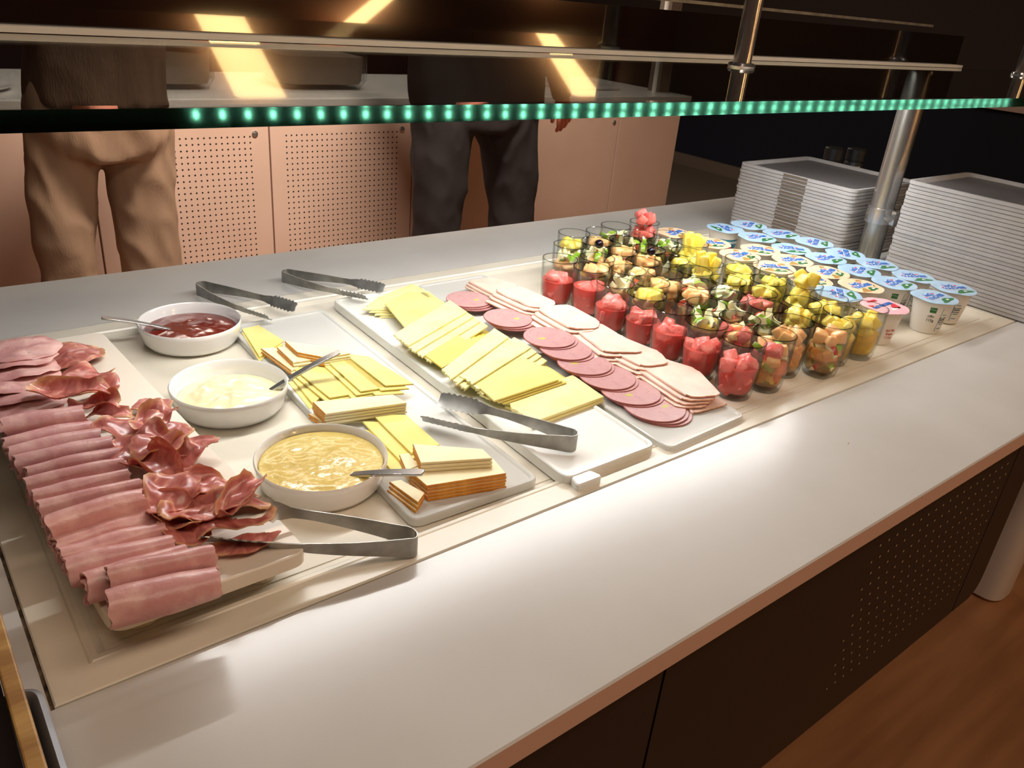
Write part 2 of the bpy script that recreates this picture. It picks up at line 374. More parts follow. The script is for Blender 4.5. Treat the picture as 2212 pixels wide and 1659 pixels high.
m_ = MB(); m_.box(-.7, 1.742, .3470, .372, .3630, .3680); obj('white_profile', m_, M['alu'], bar)
m_ = MB(); m_.box(-.7, 1.60, .358, .372, .4305, .4345); obj('top_rail', m_, M['brushed'], bar)
m_ = MB()
for i in range(58):
    x = .19 + i*.02; m_.box(x-.0014, x+.0014, .3475, .3483, .3550, .3605)
lo = obj('led_chip', m_, M['led'], bar); lo['kind'] = 'stuff'
m_ = MB(); m_.box(-.7, 1.742, .3484, .3600, .3500, .3629); obj('led_channel', m_, M['seam'], bar)
# main post
px_, py_ = 1.484, .300
post = thing('steel_post', (px_, py_, 0), 'thick brushed steel post with a clamp collar between the two tray stacks', 'post')
obj('pole', MB().lathe([(.0215,0),(.0215,.352)], (px_,py_,0), 40), M['steel'], post, smooth=40)
obj('base_flange', MB().lathe([(.03,0),(.03,.004),(.0225,.006)], (px_,py_,0), 40), M['steel'], post, smooth=30)
cl = obj('clamp_collar', MB().lathe([(.0218,.088),(.0252,.089),(.0252,.117),(.0218,.118)], (px_,py_,0), 40), M['chrome'], post, smooth=30)
obj('clamp_screw', MB().tube([(px_-.012,py_-.02,.103),(px_-.020,py_-.030,.103)], .006, 12), M['chrome'], cl, smooth=30)
m_ = MB(); m_.box(px_-.006,px_+.006,py_-.0325,py_-.022,.090,.116); obj('clamp_jaw', m_, M['chrome'], cl)
obj('top_disc', MB().lathe([(.026,.348),(.026,.353)], (px_,py_,0), 32), M['chrome'], post, smooth=30)
for i, (cx, cy, lb) in enumerate([(.889,.240,'chrome upright standing on the glass shelf in front of the black bar, left one'), (1.745,.238,'chrome upright standing on the glass shelf at the right edge of the photo')]):
    u = thing('shelf_upright', (cx, cy, GZ1), lb, 'post', 'uprights on the glass shelf')
    obj('pole', MB().lathe([(.0115,0),(.0115,.42)], (cx,cy,GZ1), 28), M['chrome'], u, smooth=40)
    obj('collar', MB().lathe([(.0165,0),(.0175,.002),(.0165,.005),(.0118,.006)], (cx,cy,GZ1), 28), M['chrome'], u, smooth=30)
gs = thing('upper_glass_shelf', (.6, .24, GZ1+.42), 'upper glass shelf on chrome uprights, above the picture', 'shelf')
mb = MB().box(-.2, 2.35, .05, .43, GZ1+.42, GZ1+.428); obj('glass_pane', mb, M['tub'], gs)

# ------------------------------------------------------------------ far island with cabinet doors
IY = 2.5
isl = thing('serving_island', (1.6, 2.85, FLOOR), 'beige serving island with perforated cabinet doors and pale worktop behind the buffet', 'counter')
obj('worktop', MB().box(-1.3, 3.52, IY-.03, 3.25, -.03, 0), M['top'], isl, bevel=.004)
obj('body', MB().box(-1.28, 3.49, IY+.02, 3.22, FLOOR+.08, -.03), M['beige'], isl)
obj('kick_board', MB().box(-1.25, 3.45, IY+.08, 3.15, FLOOR, FLOOR+.08), M['dark'], isl)
edges = [-1.28, -.66, -.045, .577, 1.195, 1.816, 2.43, 3.03, 3.49]
for i in range(len(edges)-1):
    a, b = edges[i]+.003, edges[i+1]-.003
    d = obj('door', MB().box(a, b, IY, IY+.018, FLOOR+.09, -.036), M['beige'], isl, bevel=.0015)
    if i in (3, 4):
        h = MB(); 
        for u in range(24):
            for v in range(30):
                x = edges[i]+.066+u*.0208; z = -.128-v*.0212; r = .0033
                h.add([(x+r*math.cos(k*PI/4), IY-.0004, z+r*math.sin(k*PI/4)) for k in range(8)], [tuple(range(7,-1,-1))])
        obj('perforation', h, M['hole'], d)['kind'] = 'stuff'
    if i in (3, 4, 6):
        kx = {3:1.14, 4:1.762, 6:2.99}[i]; m_ = MB()
        pr = [(.011,0),(.011,.004),(.006,.006)]
        m_.rings([[(kx+r*math.cos(2*PI*j/20), IY-.0005-z, -.118+r*math.sin(2*PI*j/20)) for j in range(20)] for r, z in pr])
        obj('lock', m_, M['chrome'], d, smooth=30)
# things on the island
def bowl_thing(x, y, r, h, label, mats, inner=None, sq=False):
    t = thing('glass_tub', (x, y, 0), label, 'container')
    m_ = MB()
    def rr(k): return rounded([(x-k, y-k*.75),(x+k, y-k*.75),(x+k, y+k*.75),(x-k, y+k*.75)], k*.35, 6)
    m_.rings([[(a, b, z) for a, b in rr(k)] for k, z in [(r*.86, 0), (r*.9, .012), (r, h*.25), (r*1.02, h), (r*.98, h), (r*.95, h*.25), (r*.8, .02)]])
    obj('tub', m_, mats, t, smooth=40)
    m_ = MB(); m_.rings([[(a, b, z) for a, b in rr(k)] for k, z in [(r*.86, .022), (r*.90, h*.26), (r*.93, h*.84), (r*.6, h*.90)]]); obj('contents', m_, M['traytop'] if inner is None else inner, t, smooth=40)
    m_ = MB(); m_.rings([[(a, b, z) for a, b in rr(k)] for k, z in [(r*1.05, h), (r*1.06, h+.006), (r*.9, h+.014)]]); obj('lid', m_, M['tub'], t, smooth=40)
    return t
bowl_thing(.92, 2.78, .16, .17, 'clear tub with a rounded lid on the far island, behind the person in beige trousers', M['tub'], M['bbase'])
bowl_thing(1.52, 2.80, .19, .15, 'wide clear tub standing on the far island between the two people', M['tub'], M['bbase'])
t = thing('serving_platter', (3.0, 2.80, 0), 'flat grey serving platter on the right end of the far island', 'platter')
m_ = MB(); slab(m_, rounded([(2.8,2.68),(3.2,2.68),(3.2,2.92),(2.8,2.92)], .03), .001, .02, .004); obj('platter', m_, M['tray'], t)
m_ = MB().lathe([(.10,.001),(.14,.008),(.15,.016),(.145,.016),(.10,.006)], (.28,2.72,0), 32); t = obj('dinner_plate', m_, M['porcelain'], smooth=40)
tag(t, 'white plate with reddish food at the far left of the island', 'plate')
for i, (dx, dy) in enumerate([(-.04,.0),(.03,.02),(0,-.04),(.05,-.03)]):
    m_ = MB().lathe([(.0,0),(.03,.0),(.035,.02),(.02,.035),(0,.04)], (.28+dx,2.72+dy,.010), 12)
    o = obj('tomato_half', m_, M['pred'], smooth=60); tag(o, 'red tomato piece on the far left island plate, ' + ['left one', 'back right one', 'front one', 'rightmost one'][i], 'tomato', 'tomato pieces on the far plate')
# posts of the island
t = thing('island_post', (.28, 2.95, 0), 'chrome post rising from the far island at the left edge of the photo', 'post')
obj('pole', MB().lathe([(.022,0),(.022,1.0)], (.28,2.95,0), 24), M['chrome'], t, smooth=40)
t = thing('island_post', (3.36, 2.6, 0), 'thin pale post at the right end of the far island', 'post')
obj('pole', MB().lathe([(.012,0),(.012,1.0)], (3.36,2.6,0), 16), M['alu'], t, smooth=40)
t = obj('island_upright', MB().box(3.42, 3.50, 2.62, 2.70, .0, 1.0), M['bbase']); tag(t, 'wide taupe upright on the right end of the far island', 'post')

# ------------------------------------------------------------------ loft helpers for people
def to_mesh_obj(tmp, name, m, parent, smooth=180):
    dg = bpy.context.evaluated_depsgraph_get(); dg.update(); me = bpy.data.meshes.new_from_object(tmp.evaluated_get(dg))
    bpy.data.objects.remove(tmp); me.name = name; me.materials.clear(); me.materials.append(m)
    me.polygons.foreach_set('use_smooth', [True]*len(me.polygons)); me.polygons.foreach_set('material_index', [0]*len(me.polygons))
    o = bpy.data.objects.new(name, me); C.objects.link(o); o.parent = parent; return o
def cloth(name, lofts, m, parent, voxel=.011, fold=.010, fs=9, stretchz=.5, seed=0, smooth=3):
    """lofts: lists of (cx, cy, z, rx, ry); the tubes are fused into one garment with folds"""
    off = wloc(parent); mb = MB()
    for L in lofts:
        rs = []
        for (cx, cy, z, rx, ry) in L:
            rs.append([(cx-off.x + rx*math.copysign(abs(math.cos(a))**.85, math.cos(a)), cy-off.y + ry*math.copysign(abs(math.sin(a))**.85, math.sin(a)), z-off.z) for a in [2*PI*j/28 for j in range(28)]])
        mb.rings(rs if L[0][2] < L[-1][2] else rs[::-1])
    me = bpy.data.meshes.new(name); me.from_pydata(mb.v, [], mb.f); o = bpy.data.objects.new(name, me); C.objects.link(o)
    r = o.modifiers.new('r', 'REMESH'); r.mode = 'VOXEL'; r.voxel_size = voxel
    s = o.modifiers.new('s', 'SMOOTH'); s.iterations = smooth; s.factor = .6
    o = to_mesh_obj(o, name, m, parent)
    me = o.data; 
    nr = [v.normal.copy() for v in me.vertices]
    for v, n_ in zip(me.vertices, nr):
        p = v.co; q = Vector((p.x*fs + seed, p.y*fs, p.z*fs*stretchz + p.x*3))
        k = noise.noise(q)*.9 + .5*(1-abs(noise.noise(q*1.9 + Vector((3, 1, 7))))*2.4)
        v.co = p + n_*fold*k
    me.update(); return o
def skinbody(name, pts, edg, rad, m, parent, root=0):
    off = wloc(parent); me = bpy.data.meshes.new(name); me.from_pydata([tuple(Vector(p)-off) for p in pts], edg, [])
    o = bpy.data.objects.new(name, me); C.objects.link(o); md = o.modifiers.new('skin', 'SKIN'); md.use_smooth_shade = True
    for i, r in enumerate(rad):
        sv = me.skin_vertices[0].data[i]; sv.radius = (r, r) if not isinstance(r, tuple) else r; sv.use_root = (i == root)
    sb = o.modifiers.new('sub', 'SUBSURF'); sb.levels = 2; sb.render_levels = 2
    return to_mesh_obj(o, name, m, parent)
def make_person(cx, cy, label, legs, pelvis, torso, tm, sm, arm_r=None, shoulder_z=.58):
    """legs: two lists (cx, z, rx); body stands at cy facing +y with its back to the camera"""
    t = thing('person', (cx, cy, FLOOR), label, 'person')
    hipz = pelvis[0][1]; n = 0; P = []; E_ = []; R_ = []
    def v(p, r, link=None):
        P.append(p); R_.append(r)
        if link is not None: E_.append((link, len(P)-1))
        return len(P)-1
    pel = v((cx, cy, hipz+.06), .06); ab = v((cx, cy, hipz+.22), .07, pel); ch = v((cx, cy+.01, hipz+.42), .11, ab)
    nk = v((cx, cy+.02, shoulder_z+.05), .05, ch); h0 = v((cx, cy+.035, shoulder_z+.13), .07, nk); h1 = v((cx, cy+.04, shoulder_z+.21), .085, h0); h2 = v((cx, cy+.03, shoulder_z+.27), .06, h1)
    v((cx, cy+.125, shoulder_z+.16), .014, h1)                              # nose
    for L in legs:
        k = pel
        for (lx, lz, rx) in L[::2]: k = v((lx, cy, lz), min(rx*.5, .05), k)
        k = v((L[-1][0], cy-.01, FLOOR+.06), .035, k); v((L[-1][0], cy+.13, FLOOR+.04), .03, k)
    hands = []
    for s, spec in ((-1, None), (1, arm_r)):
        sx = cx + s*.19; k = v((cx+s*.12, cy, shoulder_z-.03), .05, ch); k = v((sx, cy, shoulder_z-.06), .045, k)
        if spec: el, wr_ = spec
        else: el, wr_ = (cx+s*.27, cy+.06, hipz+.28), (cx+s*.20, cy+.32, hipz+.26)
        k = v(el, .038, k); k = v(wr_, .026, k)
        d = (Vector(wr_)-Vector(el)).normalized(); k = v(tuple(Vector(wr_)+d*.03), .028, k); hands.append((Vector(wr_)+d*.03, d, s, k))
    # fingers belong to the same continuous body
    for (w_, d, s, k) in hands:
        side = d.cross(Vector((0, 1, 0))) if abs(d.y) < .7 else Vector((1, 0, 0))
        side.normalize(); curl = Vector((0, 1, 0)) if abs(d.y) < .7 else Vector((0, 0, -1))
        for q, ln in enumerate((.068, .078, .074, .058)):
            b0 = w_ + d*.045 + side*(q-1.5)*.021
            kk = v(tuple(b0), .0105, k); kk = v(tuple(b0 + d*ln*.5 + curl*.010), .0088, kk); v(tuple(b0 + d*ln*.85 + curl*ln*.45), .0075, kk)
        b0 = w_ + side*(-.034)
        kk = v(tuple(b0), .012, k); kk = v(tuple(b0 + d*.03 - side*.018 + curl*.01), .0095, kk); v(tuple(b0 + d*.052 - side*.016 + curl*.022), .008, kk)
    skinbody('body', P, E_, R_, M['skin'], t)
    loft = [[(x, cy, z, rx, ry) for (x, z, rx, ry) in pelvis]]
    for L in legs: loft.append([(x, cy, z, rx, min(rx*.95, .105)) for (x, z, rx) in L])
    cloth('trousers', loft, tm, t, fold=.011, seed=cx)
    up = [[(x, cy, z, rx, ry) for (x, z, rx, ry) in torso]]
    for (w_, d, s, k), spec in zip(hands, (None, arm_r)):
        pass
    o = cloth('sweater' if sm is M['sweater'] else 'jacket', up, sm, t, fold=.008, fs=6, seed=cx+5)
    for i, (w_, d, s, k) in enumerate(hands):
        el = P[E_[[e[1] for e in E_].index(k)][0]]; wr_ = P[E_[[e[1] for e in E_].index(k)][0]]
        # sleeve from shoulder to wrist
        idx = k; chain = [P[idx]]
        par = {b: a for a, b in E_}
        for _ in range(4): idx = par[idx]; chain.append(P[idx])
        m_ = MB().tube([Vector(q) for q in chain[1:]], [.036, .052, .068, .075], 14)
        obj('sleeve', m_, sm, t, smooth=180)
    hb = MB(); hc = Vector((cx, cy+.025, shoulder_z+.20)); rs = []
    for i in range(9):
        a = -PI*.32 + i*(PI*.82)/8
        rs.append([(hc.x + .088*math.cos(a)*math.cos(b), hc.y - .01 + .098*math.cos(a)*math.sin(b), hc.z + .118*math.sin(a)) for b in [2*PI*j/24 for j in range(24)]])
    rs = [[(x, min(y, hc.y+.045), z) for x, y, z in r_] for r_ in rs]
    hb.rings(rs); obj('hair', hb, M['hair'], t, smooth=180)
    for s in (-1, 1):
        lx = legs[0 if s < 0 else 1][-1][0]; m_ = MB(); rs = []
        for (yy, w_, h_) in [(-.07,.02,.03),(-.06,.04,.07),(0,.044,.08),(.08,.048,.06),(.15,.046,.045),(.185,.03,.03),(.195,.01,.015)]:
            rs.append([(lx + w_*math.cos(a), cy+yy, FLOOR + max(0, h_*.5 + h_*.5*math.sin(a))) for a in [2*PI*j/14 for j in range(14)]])
        obj('shoe', MB().rings(rs), M['shoe'], t, smooth=180)
    return t
def leg_from_px(rows, Y):
    out = []
    for (py, a, b) in rows:
        A, B = atY(a, py, Y), atY(b, py, Y); out.append(((A.x+B.x)/2, (A.z+B.z)/2, abs(B.x-A.x)/2*.97))
    return out
Y1 = 1.9
lL = leg_from_px([(262,50,196),(300,49,218),(350,52,217),(400,56,214),(450,60,209),(520,70,207),(590,86,206)], Y1)
lR = leg_from_px([(262,236,374),(300,218,375),(350,222,376),(400,232,376),(450,243,380),(520,256,384),(570,266,388)], Y1)
def ext(L, dx=0, r=.085):
    x, z, rr = L[-1]; return L + [(x+dx, -.60, r+.01), (x+dx*1.3, FLOOR+.05, r)]
pl = leg_from_px([(334,150,290),(318,90,346),(290,54,370),(240,46,366),(200,50,356),(170,56,350)], Y1); pl = [(x, z, r, .125) for x, z, r in pl]
tr = leg_from_px([(228,44,364),(214,46,356),(150,48,352),(80,52,350)], Y1); tr = [(x, z, r, .135) for x, z, r in tr]
tx = tr[-1][0]; tr += [(tx,.36,.21,.13),(tx,.48,.215,.12),(tx,.55,.17,.09),(tx,.60,.07,.065)]
make_person(pl[1][0], Y1, 'person in beige corduroy trousers and brown knitted sweater, standing with back turned at the island', [ext(lL), ext(lR)], pl, tr, M['trouser_b'], M['sweater'])
Y2 = 2.0
lL = leg_from_px([(215,900,1010),(262,897,1018),(318,898,1006),(411,899,998),(450,899,990),(497,900,986)], Y2)
lR = leg_from_px([(215,1036,1152),(262,1030,1151),(318,1046,1147),(374,1056,1149),(441,1064,1142),(486,1067,1144)], Y2)
pl = leg_from_px([(276,970,1080),(262,920,1130),(240,896,1154),(200,893,1158),(170,896,1156)], Y2); pl = [(x, z, r, .12) for x, z, r in pl]
tr = leg_from_px([(236,890,1162),(180,886,1166),(110,892,1164)], Y2); tr = [(x, z, r, .13) for x, z, r in tr]
tx = tr[-1][0]; tr += [(tx,.36,.215,.13),(tx,.48,.21,.12),(tx,.55,.17,.09),(tx,.60,.07,.065)]
wr_ = atY(1213, 212, 1.98); el = atY(1195, 110, 1.96)
make_person(pl[1][0], Y2, 'person in dark trousers and dark jacket with one hand hanging, back turned, near the island', [ext(lL,-.01,.08), ext(lR,.01,.08)], pl, tr, M['trouser_d'], M['jacket'], arm_r=(tuple(el), tuple(wr_)))

# ------------------------------------------------------------------ serving boards
def board(pts, z0, z1, m, label, r=.012, lip=.0, notch=None):
    P = rounded([p[:2] for p in pts], r, 6); mb = MB(); n = len(P)
    L = [(inset(P, .003), z0), (P, z0+.002), (P, z1-.001), (inset(P, .001), z1)]
    if lip: L += [(inset(P, .005), z1), (inset(P, .007), z1-lip)]
    mb.rings([[(x, y, z) for x, y in Q] for Q, z in L])
    cx = sum(p[0] for p in P)/n; cy = sum(p[1] for p in P)/n
    t = thing('serving_board', (cx, cy, z0), label, 'board', 'serving boards in the display well')
    obj('slab', mb, m, t, smooth=35)
    for yy in notch or []:
        e = MB(); a = (cx-.012 + yy[0], yy[1]); sy = yy[2]
        slab(e, rounded([(a[0]-.017, a[1]-.008), (a[0]+.017, a[1]-.008), (a[0]+.013, a[1]+.008), (a[0]-.013, a[1]+.008)], .006), z0+.001, z1-.001, .0012)
        obj('finger_tab', e, m, t, smooth=35)
    return t
BZ = -.0052
HB0, HB1 = .016, .030
board([(.044,.026),(.186,.026),(.160,.520),(.016,.520)], HB0, HB1, M['board_h'], 'raised cream board under the rolled ham at the left end of the well', r=[.016,.010,.016,.010] and .014)
for (fx, fy) in [(.06,.05),(.165,.05),(.04,.49),(.14,.49)]:
    pass
b0 = [o for o in C.objects if o.name.startswith('serving_board') and not o.parent][0]
foot = MB(); 
for (fx, fy) in [(.07,.06),(.16,.06),(.045,.48),(.135,.48)]: foot.lathe([(.012,BZ),(.012,HB0+.0005)], (fx,fy,0), 16)
obj('foot', foot, M['board_h'], b0)
board([(.291,.045),(.432,.040),(.446,.532),(.312,.532)], BZ, .005, M['board_t'], 'frosted see-through board under the yellow cheese and orange rind cheese', lip=.0015)
board([(.450,.022),(.578,.022),(.606,.552),(.470,.552)], BZ, .009, M['board_w'], 'white board under the pale cheese slices in the middle of the well', lip=.002, notch=[(-.045,.016,1)])
board([(.588,.012),(.728,.018),(.745,.560),(.616,.560)], BZ, .006, M['board_t'], 'frosted see-through board under the sausage and turkey slices', lip=.0015)

# ------------------------------------------------------------------ sauce bowls and spoons
def sauce_bowl(px, py, label, sauce, smat, slabel, scat, level, mound, seed, ridges=1.0, zb=BZ):
    c = at(px, py, .020); r = .0605
    t = thing('sauce_bowl', (c.x, c.y, zb), label, 'bowl', 'white bowls of sauce')
    prof = [(.030,.0),(.047,.0),(.0535,.003),(.0575,.009),(.0605,.024),(.0612,.0285),(.0600,.0300),(.0586,.0285),(.0570,.020),(.0545,.010),(.0500,.0065),(.0,.0062)]
    obj('bowl', MB().lathe(prof, (c.x,c.y,zb), 72, cap1=False), M['porcelain'], t, smooth=50)
    mb = MB(); NR, NA = 30, 84; rs = []
    for i in range(NR):
        f = 1 - i/NR; rr = []
        for j in range(NA):
            a = 2*PI*j/NA; rad = f*.0568 if level > .018 else f*.0555
            x, y = rad*math.cos(a), rad*math.sin(a)
            q = Vector((x*38+seed, y*38, seed)); q2 = q*2.3
            h = noise.noise(q)*.6 + (.5-abs(noise.noise(q2)))*.35 + .35*(.5-abs(noise.noise(q*1.2+Vector((9,0,0)))))*2
            w = min(1, (1-f)*5)
            env = mound*max(0, 1-(f/.86)**2.2)
            rr.append((c.x+x, c.y+y, zb + level + env*(.75+.45*noise.noise(q*.9)) + ridges*.0042*h*w))
        rs.append(rr)
    base = [(c.x+.052*math.cos(2*PI*j/NA), c.y+.052*math.sin(2*PI*j/NA), zb+.0075) for j in range(NA)]
    mb.rings([base] + rs)
    o = obj(sauce, mb, smat, smooth=180); tag(o, slabel, scat)
    return c
ck = sauce_bowl(411, 697, 'white bowl of red sauce, farthest of the three sauce bowls', 'ketchup', M['ketchup'], 'dark red tomato sauce in the farthest white bowl', 'sauce', .0165, .002, 3.1, .4)
cm = sauce_bowl(496, 834, 'white bowl of mayonnaise, middle one of the three sauce bowls', 'mayonnaise', M['mayo'], 'glossy pale mayonnaise heaped in the middle white bowl', 'sauce', .013, .014, 8.4, 1.2)
cu = sauce_bowl(695, 992, 'white bowl of mustard, nearest of the three sauce bowls', 'mustard', M['mustard'], 'ochre yellow mustard in the nearest white bowl', 'sauce', .0225, .0015, 12.7, .9)
def spoon(tip, end, label, wd=.0048, bowl_len=.034):
    T, E_ = Vector(tip), Vector(end); d = (T-E_).normalized(); s = Vector((-d.y, d.x, 0)).normalized(); up = s.cross(d)*-1
    if up.z < 0: up = -up
    t = thing('spoon', tuple((T+E_)/2), label, 'spoon', 'spoons in the sauce bowls')
    m_ = MB(); rs = []
    L = (T-E_).length
    for k in range(13):
        f = k/12; w = wd*(1 - .45*f) if f > .02 else wd*.85; h = .0011 + .0006*f; c = E_.lerp(T, f) + up*(.002*math.sin(f*PI))
        rs.append([c - s*w - up*h, c + s*w - up*h, c + s*w + up*h, c - s*w + up*h])
    m_.rings(rs); obj('handle', m_, M['chrome'], t, smooth=30, bevel=.0005)
    m_ = MB(); rs = []; c0 = T; c0 = T - Vector((0, 0, .003)); d2 = (Vector((d.x, d.y, -.02))).normalized()
    for k in range(9):
        f = k/8; w = .013*math.sin(PI*(.06+.9*f))**.7; c = c0 + d2*bowl_len*f; dp = -.004*math.sin(PI*f)
        rs.append([c - s*w, c + up*dp*1.0 - s*w*.4, c + up*dp*1.1 + s*w*.4, c + s*w, c + s*w*.95 + up*.0008, c + up*(dp+.0009) + s*w*.4, c + up*(dp+.0009) - s*w*.4, c - s*w*.95 + up*.0008])
    m_.rings(rs); obj('spoon_bowl', m_, M['chrome'], t, smooth=60)
    return t
z = .034
a = at(219, 686, .033); b = at(382, 716, .009); spoon(b, a, 'steel spoon with its handle to the left, in the red sauce')
a = at(733, 760, .046); b = at(576, 849, .006); spoon(b, a, 'steel spoon rising to the right out of the mayonnaise', wd=.0055)
a = at(915, 1021, .036); b = at(716, 1031, .010); spoon(b, a, 'steel spoon lying flat across the mustard', wd=.0055)

# ------------------------------------------------------------------ tongs
def tongs(bend, tipa, tipb, label, wh=.0085, wt=.0075):
    B, A1, A2 = Vector(bend), Vector(tipa), Vector(tipb)
    mid = (A1+A2)/2; d = (mid-B); L = d.length; d.normalize(); s = Vector((-d.y, d.x, 0)).normalized()
    if (A1-A2).dot(s) < 0: A1, A2 = A2, A1
    t = thing('tongs', tuple(B), label, 'tongs', 'steel serving tongs'); R0 = .0085
    def rib(name, pts, ws, tw, ser):
        m_ = MB(); rs = []; th = .0005; N = len(pts)
        for i in range(N):
            p = pts[i]; tn = (pts[min(i+1, N-1)]-pts[max(i-1, 0)]).normalized(); side = tn.cross(Vector((0, 0, 1))).normalized()
            a = tw[i]; wv = Vector((0, 0, 1))*math.cos(a) + side*math.sin(a); nv = side*math.cos(a) - Vector((0, 0, 1))*math.sin(a)
            w = ws[i]; z_ = ser[i]*(.0013 if i % 2 else -.0007); bow = nv*(.0016*min(1, ser[i]))
            c = p
            rs.append([c - wv*(w+z_) + nv*th, c + bow + nv*th, c + wv*(w+z_) + nv*th, c + wv*(w+z_) - nv*th, c + bow - nv*th, c - wv*(w+z_) - nv*th])
        m_.rings(rs); o = obj(name, m_, M['brushed'], t, smooth=35); return o
    # bend
    P = [B + d*R0 + (-d*math.cos(u) + s*math.sin(u))*R0 + Vector((0, 0, wh)) for u in [(-PI/2)+PI*k/12 for k in range(13)]]
    rib('spring_bend', P, [wh]*13, [0]*13, [0]*13)
    for sg, T in ((1, A1), (-1, A2)):
        N = 49; pts = []; ws = []; tw = []; ser = []
        st = B + d*R0 + s*sg*R0 + Vector((0, 0, wh)); 
        tgt = T + Vector((0, 0, wt*.72))
        for k in range(N):
            f = k/(N-1); p = st.lerp(tgt, f) + s*sg*.006*math.sin(PI*min(1, f*1.05))
            pts.append(p)
            w = wh + (.0042-wh)*min(1, f/.55)**.8 if f < .62 else .0042 + (wt-.0042)*min(1, (f-.62)/.12)
            if f > .96: w *= .8
            ws.append(w); tw.append(-sg*.75*max(0, min(1, (f-.5)/.25))); ser.append(1 if f > .70 else 0)
        rib('arm', pts, ws, tw, ser)
    return t
def pz(px, py, z): return tuple(at(px, py, z))
tongs(pz(430,633,.002), pz(640,672,.010), pz(583,695,.010), 'steel tongs behind the red sauce bowl, on the back edge of the well')
tongs(pz(612,606,.002), pz(830,630,.012), pz(792,650,.012), 'steel tongs at the back of the well with tips on the pale cheese')
tongs(pz(1243,972,.0102), pz(948,872,.012), pz(910,915,.008), 'steel tongs lying across the cheese boards at the front', wh=.0095, wt=.0085)
tongs(pz(900,1192,.0008), pz(470,1105,.052), pz(437,1180,.038), 'large steel tongs at the front left, tips holding the cured ham', wh=.0095, wt=.0095)

# ------------------------------------------------------------------ cheese slices
def slices(name, cat, pxs, z0, th, n, offpx, m, label, group, rind=(), rag=(), tilt=0, edge_m=None, edges=()):
    """n stacked slices, the top one outlined by pxs; lower ones shift by offpx pixels"""
    zt = z0 + n*th
    top = [at(x, y, zt) for x, y in pxs]; o0 = at(pxs[0][0]+offpx[0], pxs[0][1]+offpx[1], zt) - top[0]
    P = [(p.x, p.y) for p in top]
    if sum(P[i-1][0]*P[i][1]-P[i][0]*P[i-1][1] for i in range(len(P))) < 0: P = P[::-1]; rv = True
    else: rv = False
    N = len(P)
    def eidx(e): return (N-2-e) % N if rv else e
    rg = {eidx(e) for e in rag}; rd = {eidx(e) for e in rind}
    for k in range(n):
        sh = o0*(n-1-k); rnd = random.Random(int(pxs[0][0]*7+k)); j = .0008
        jt = (rnd.uniform(-j, j), rnd.uniform(-j, j)); Q = []; src = []
        for i in range(N):
            a, b = P[i], P[(i+1) % N]; steps = 14 if i in rg else 3
            for u in range(steps):
                f = u/steps; x = a[0]+(b[0]-a[0])*f; y = a[1]+(b[1]-a[1])*f
                if i in rg:
                    nx, ny = (b[1]-a[1]), -(b[0]-a[0]); l = math.hypot(nx, ny); r_ = rnd.uniform(-.0028, .0018); x += nx/l*r_; y += ny/l*r_
                Q.append((x+sh.x+jt[0], y+sh.y+jt[1])); src.append(i)
        z = z0 + k*th; mb = MB(); M_ = len(Q); I1 = inset(Q, .0004)
        mb.rings([[(x, y, z+.0001) for x, y in I1], [(x, y, z+.0004) for x, y in Q], [(x, y, z+th-.0004) for x, y in Q], [(x, y, z+th-.0001) for x, y in I1]])
        if rind:
            mb.m = []; 
            for ring in range(3): mb.m += [1 if (src[q] in rd) else 0 for q in range(M_)]
            mb.m += [0, 0]
            mats = [m, M['rind']]
        else: mats = m
        o = obj(name, mb, mats); w = ORD[n-k] if n > 1 else ''
        tag(o, label if n == 1 else label + ', ' + ('top slice' if k == n-1 else 'bottom slice' if k == 0 else w + ' from the top'), cat, group)
CY, RD, PC = M['cheese'], M['cheese_cream'], M['cheese_pale']
GA, GR, GB = 'yellow slices on the frosted board', 'orange rind slices on the frosted board', 'cheese slices on the white board'
zA = .0036
slices('cheese_slice', 'cheese', [(524,710),(560,702),(614,735),(562,771)], zA, .0024, 2, (-3,4), CY, 'yellow cheese behind the sauce bowls', GA)
slices('rind_cheese_slice', 'cheese', [(562,752),(592,750),(650,790),(628,800)], zA+.0048, .0028, 2, (0,2), RD, 'short orange rind cheese nearest the mayonnaise bowl', GR, rind=(0,3))
slices('rind_cheese_slice', 'cheese', [(597,750),(618,749),(700,773),(632,783)], zA+.0104, .0028, 2, (1,2), RD, 'orange rind cheese in the middle of the back group', GR, rind=(0,3))
slices('rind_cheese_slice', 'cheese', [(614,736),(713,749),(756,762),(699,771),(641,760)], zA+.0104, .0028, 4, (1,1), RD, 'orange rind cheese at the back by the spoon tip', GR, rind=(4,3))
slices('cheese_slice', 'cheese', [(629,814),(654,811),(699,851),(676,872)], zA, .0024, 2, (-8,6), CY, 'yellow cheese fan, leftmost beside the mayonnaise', GA)
slices('cheese_slice', 'cheese', [(634,794),(699,784),(788,846),(713,858)], zA+.0048, .0024, 2, (-9,5), CY, 'yellow cheese fan, second from the left', GA)
slices('cheese_slice', 'cheese', [(706,780),(738,766),(838,836),(778,845)], zA+.0068, .0024, 3, (-9,3), CY, 'yellow cheese fan, third from the left', GA)
slices('cheese_slice', 'cheese', [(743,763),(798,770),(893,829),(833,833)], zA+.0092, .0024, 3, (-10,5), CY, 'yellow cheese fan, rightmost with a pointed corner', GA)
slices('rind_cheese_slice', 'cheese', [(666,893),(843,877),(878,894),(808,900),(689,906)], zA, .0030, 2, (0,2), RD, 'cream cheese slab with orange end behind the mustard bowl', GR, rind=(4,))
slices('rind_cheese_slice', 'cheese', [(675,867),(848,851),(878,869),(702,893)], zA+.0060, .0030, 4, (0,1), RD, 'long cream wedge with orange end between fan and mustard', GR, rind=(3,))
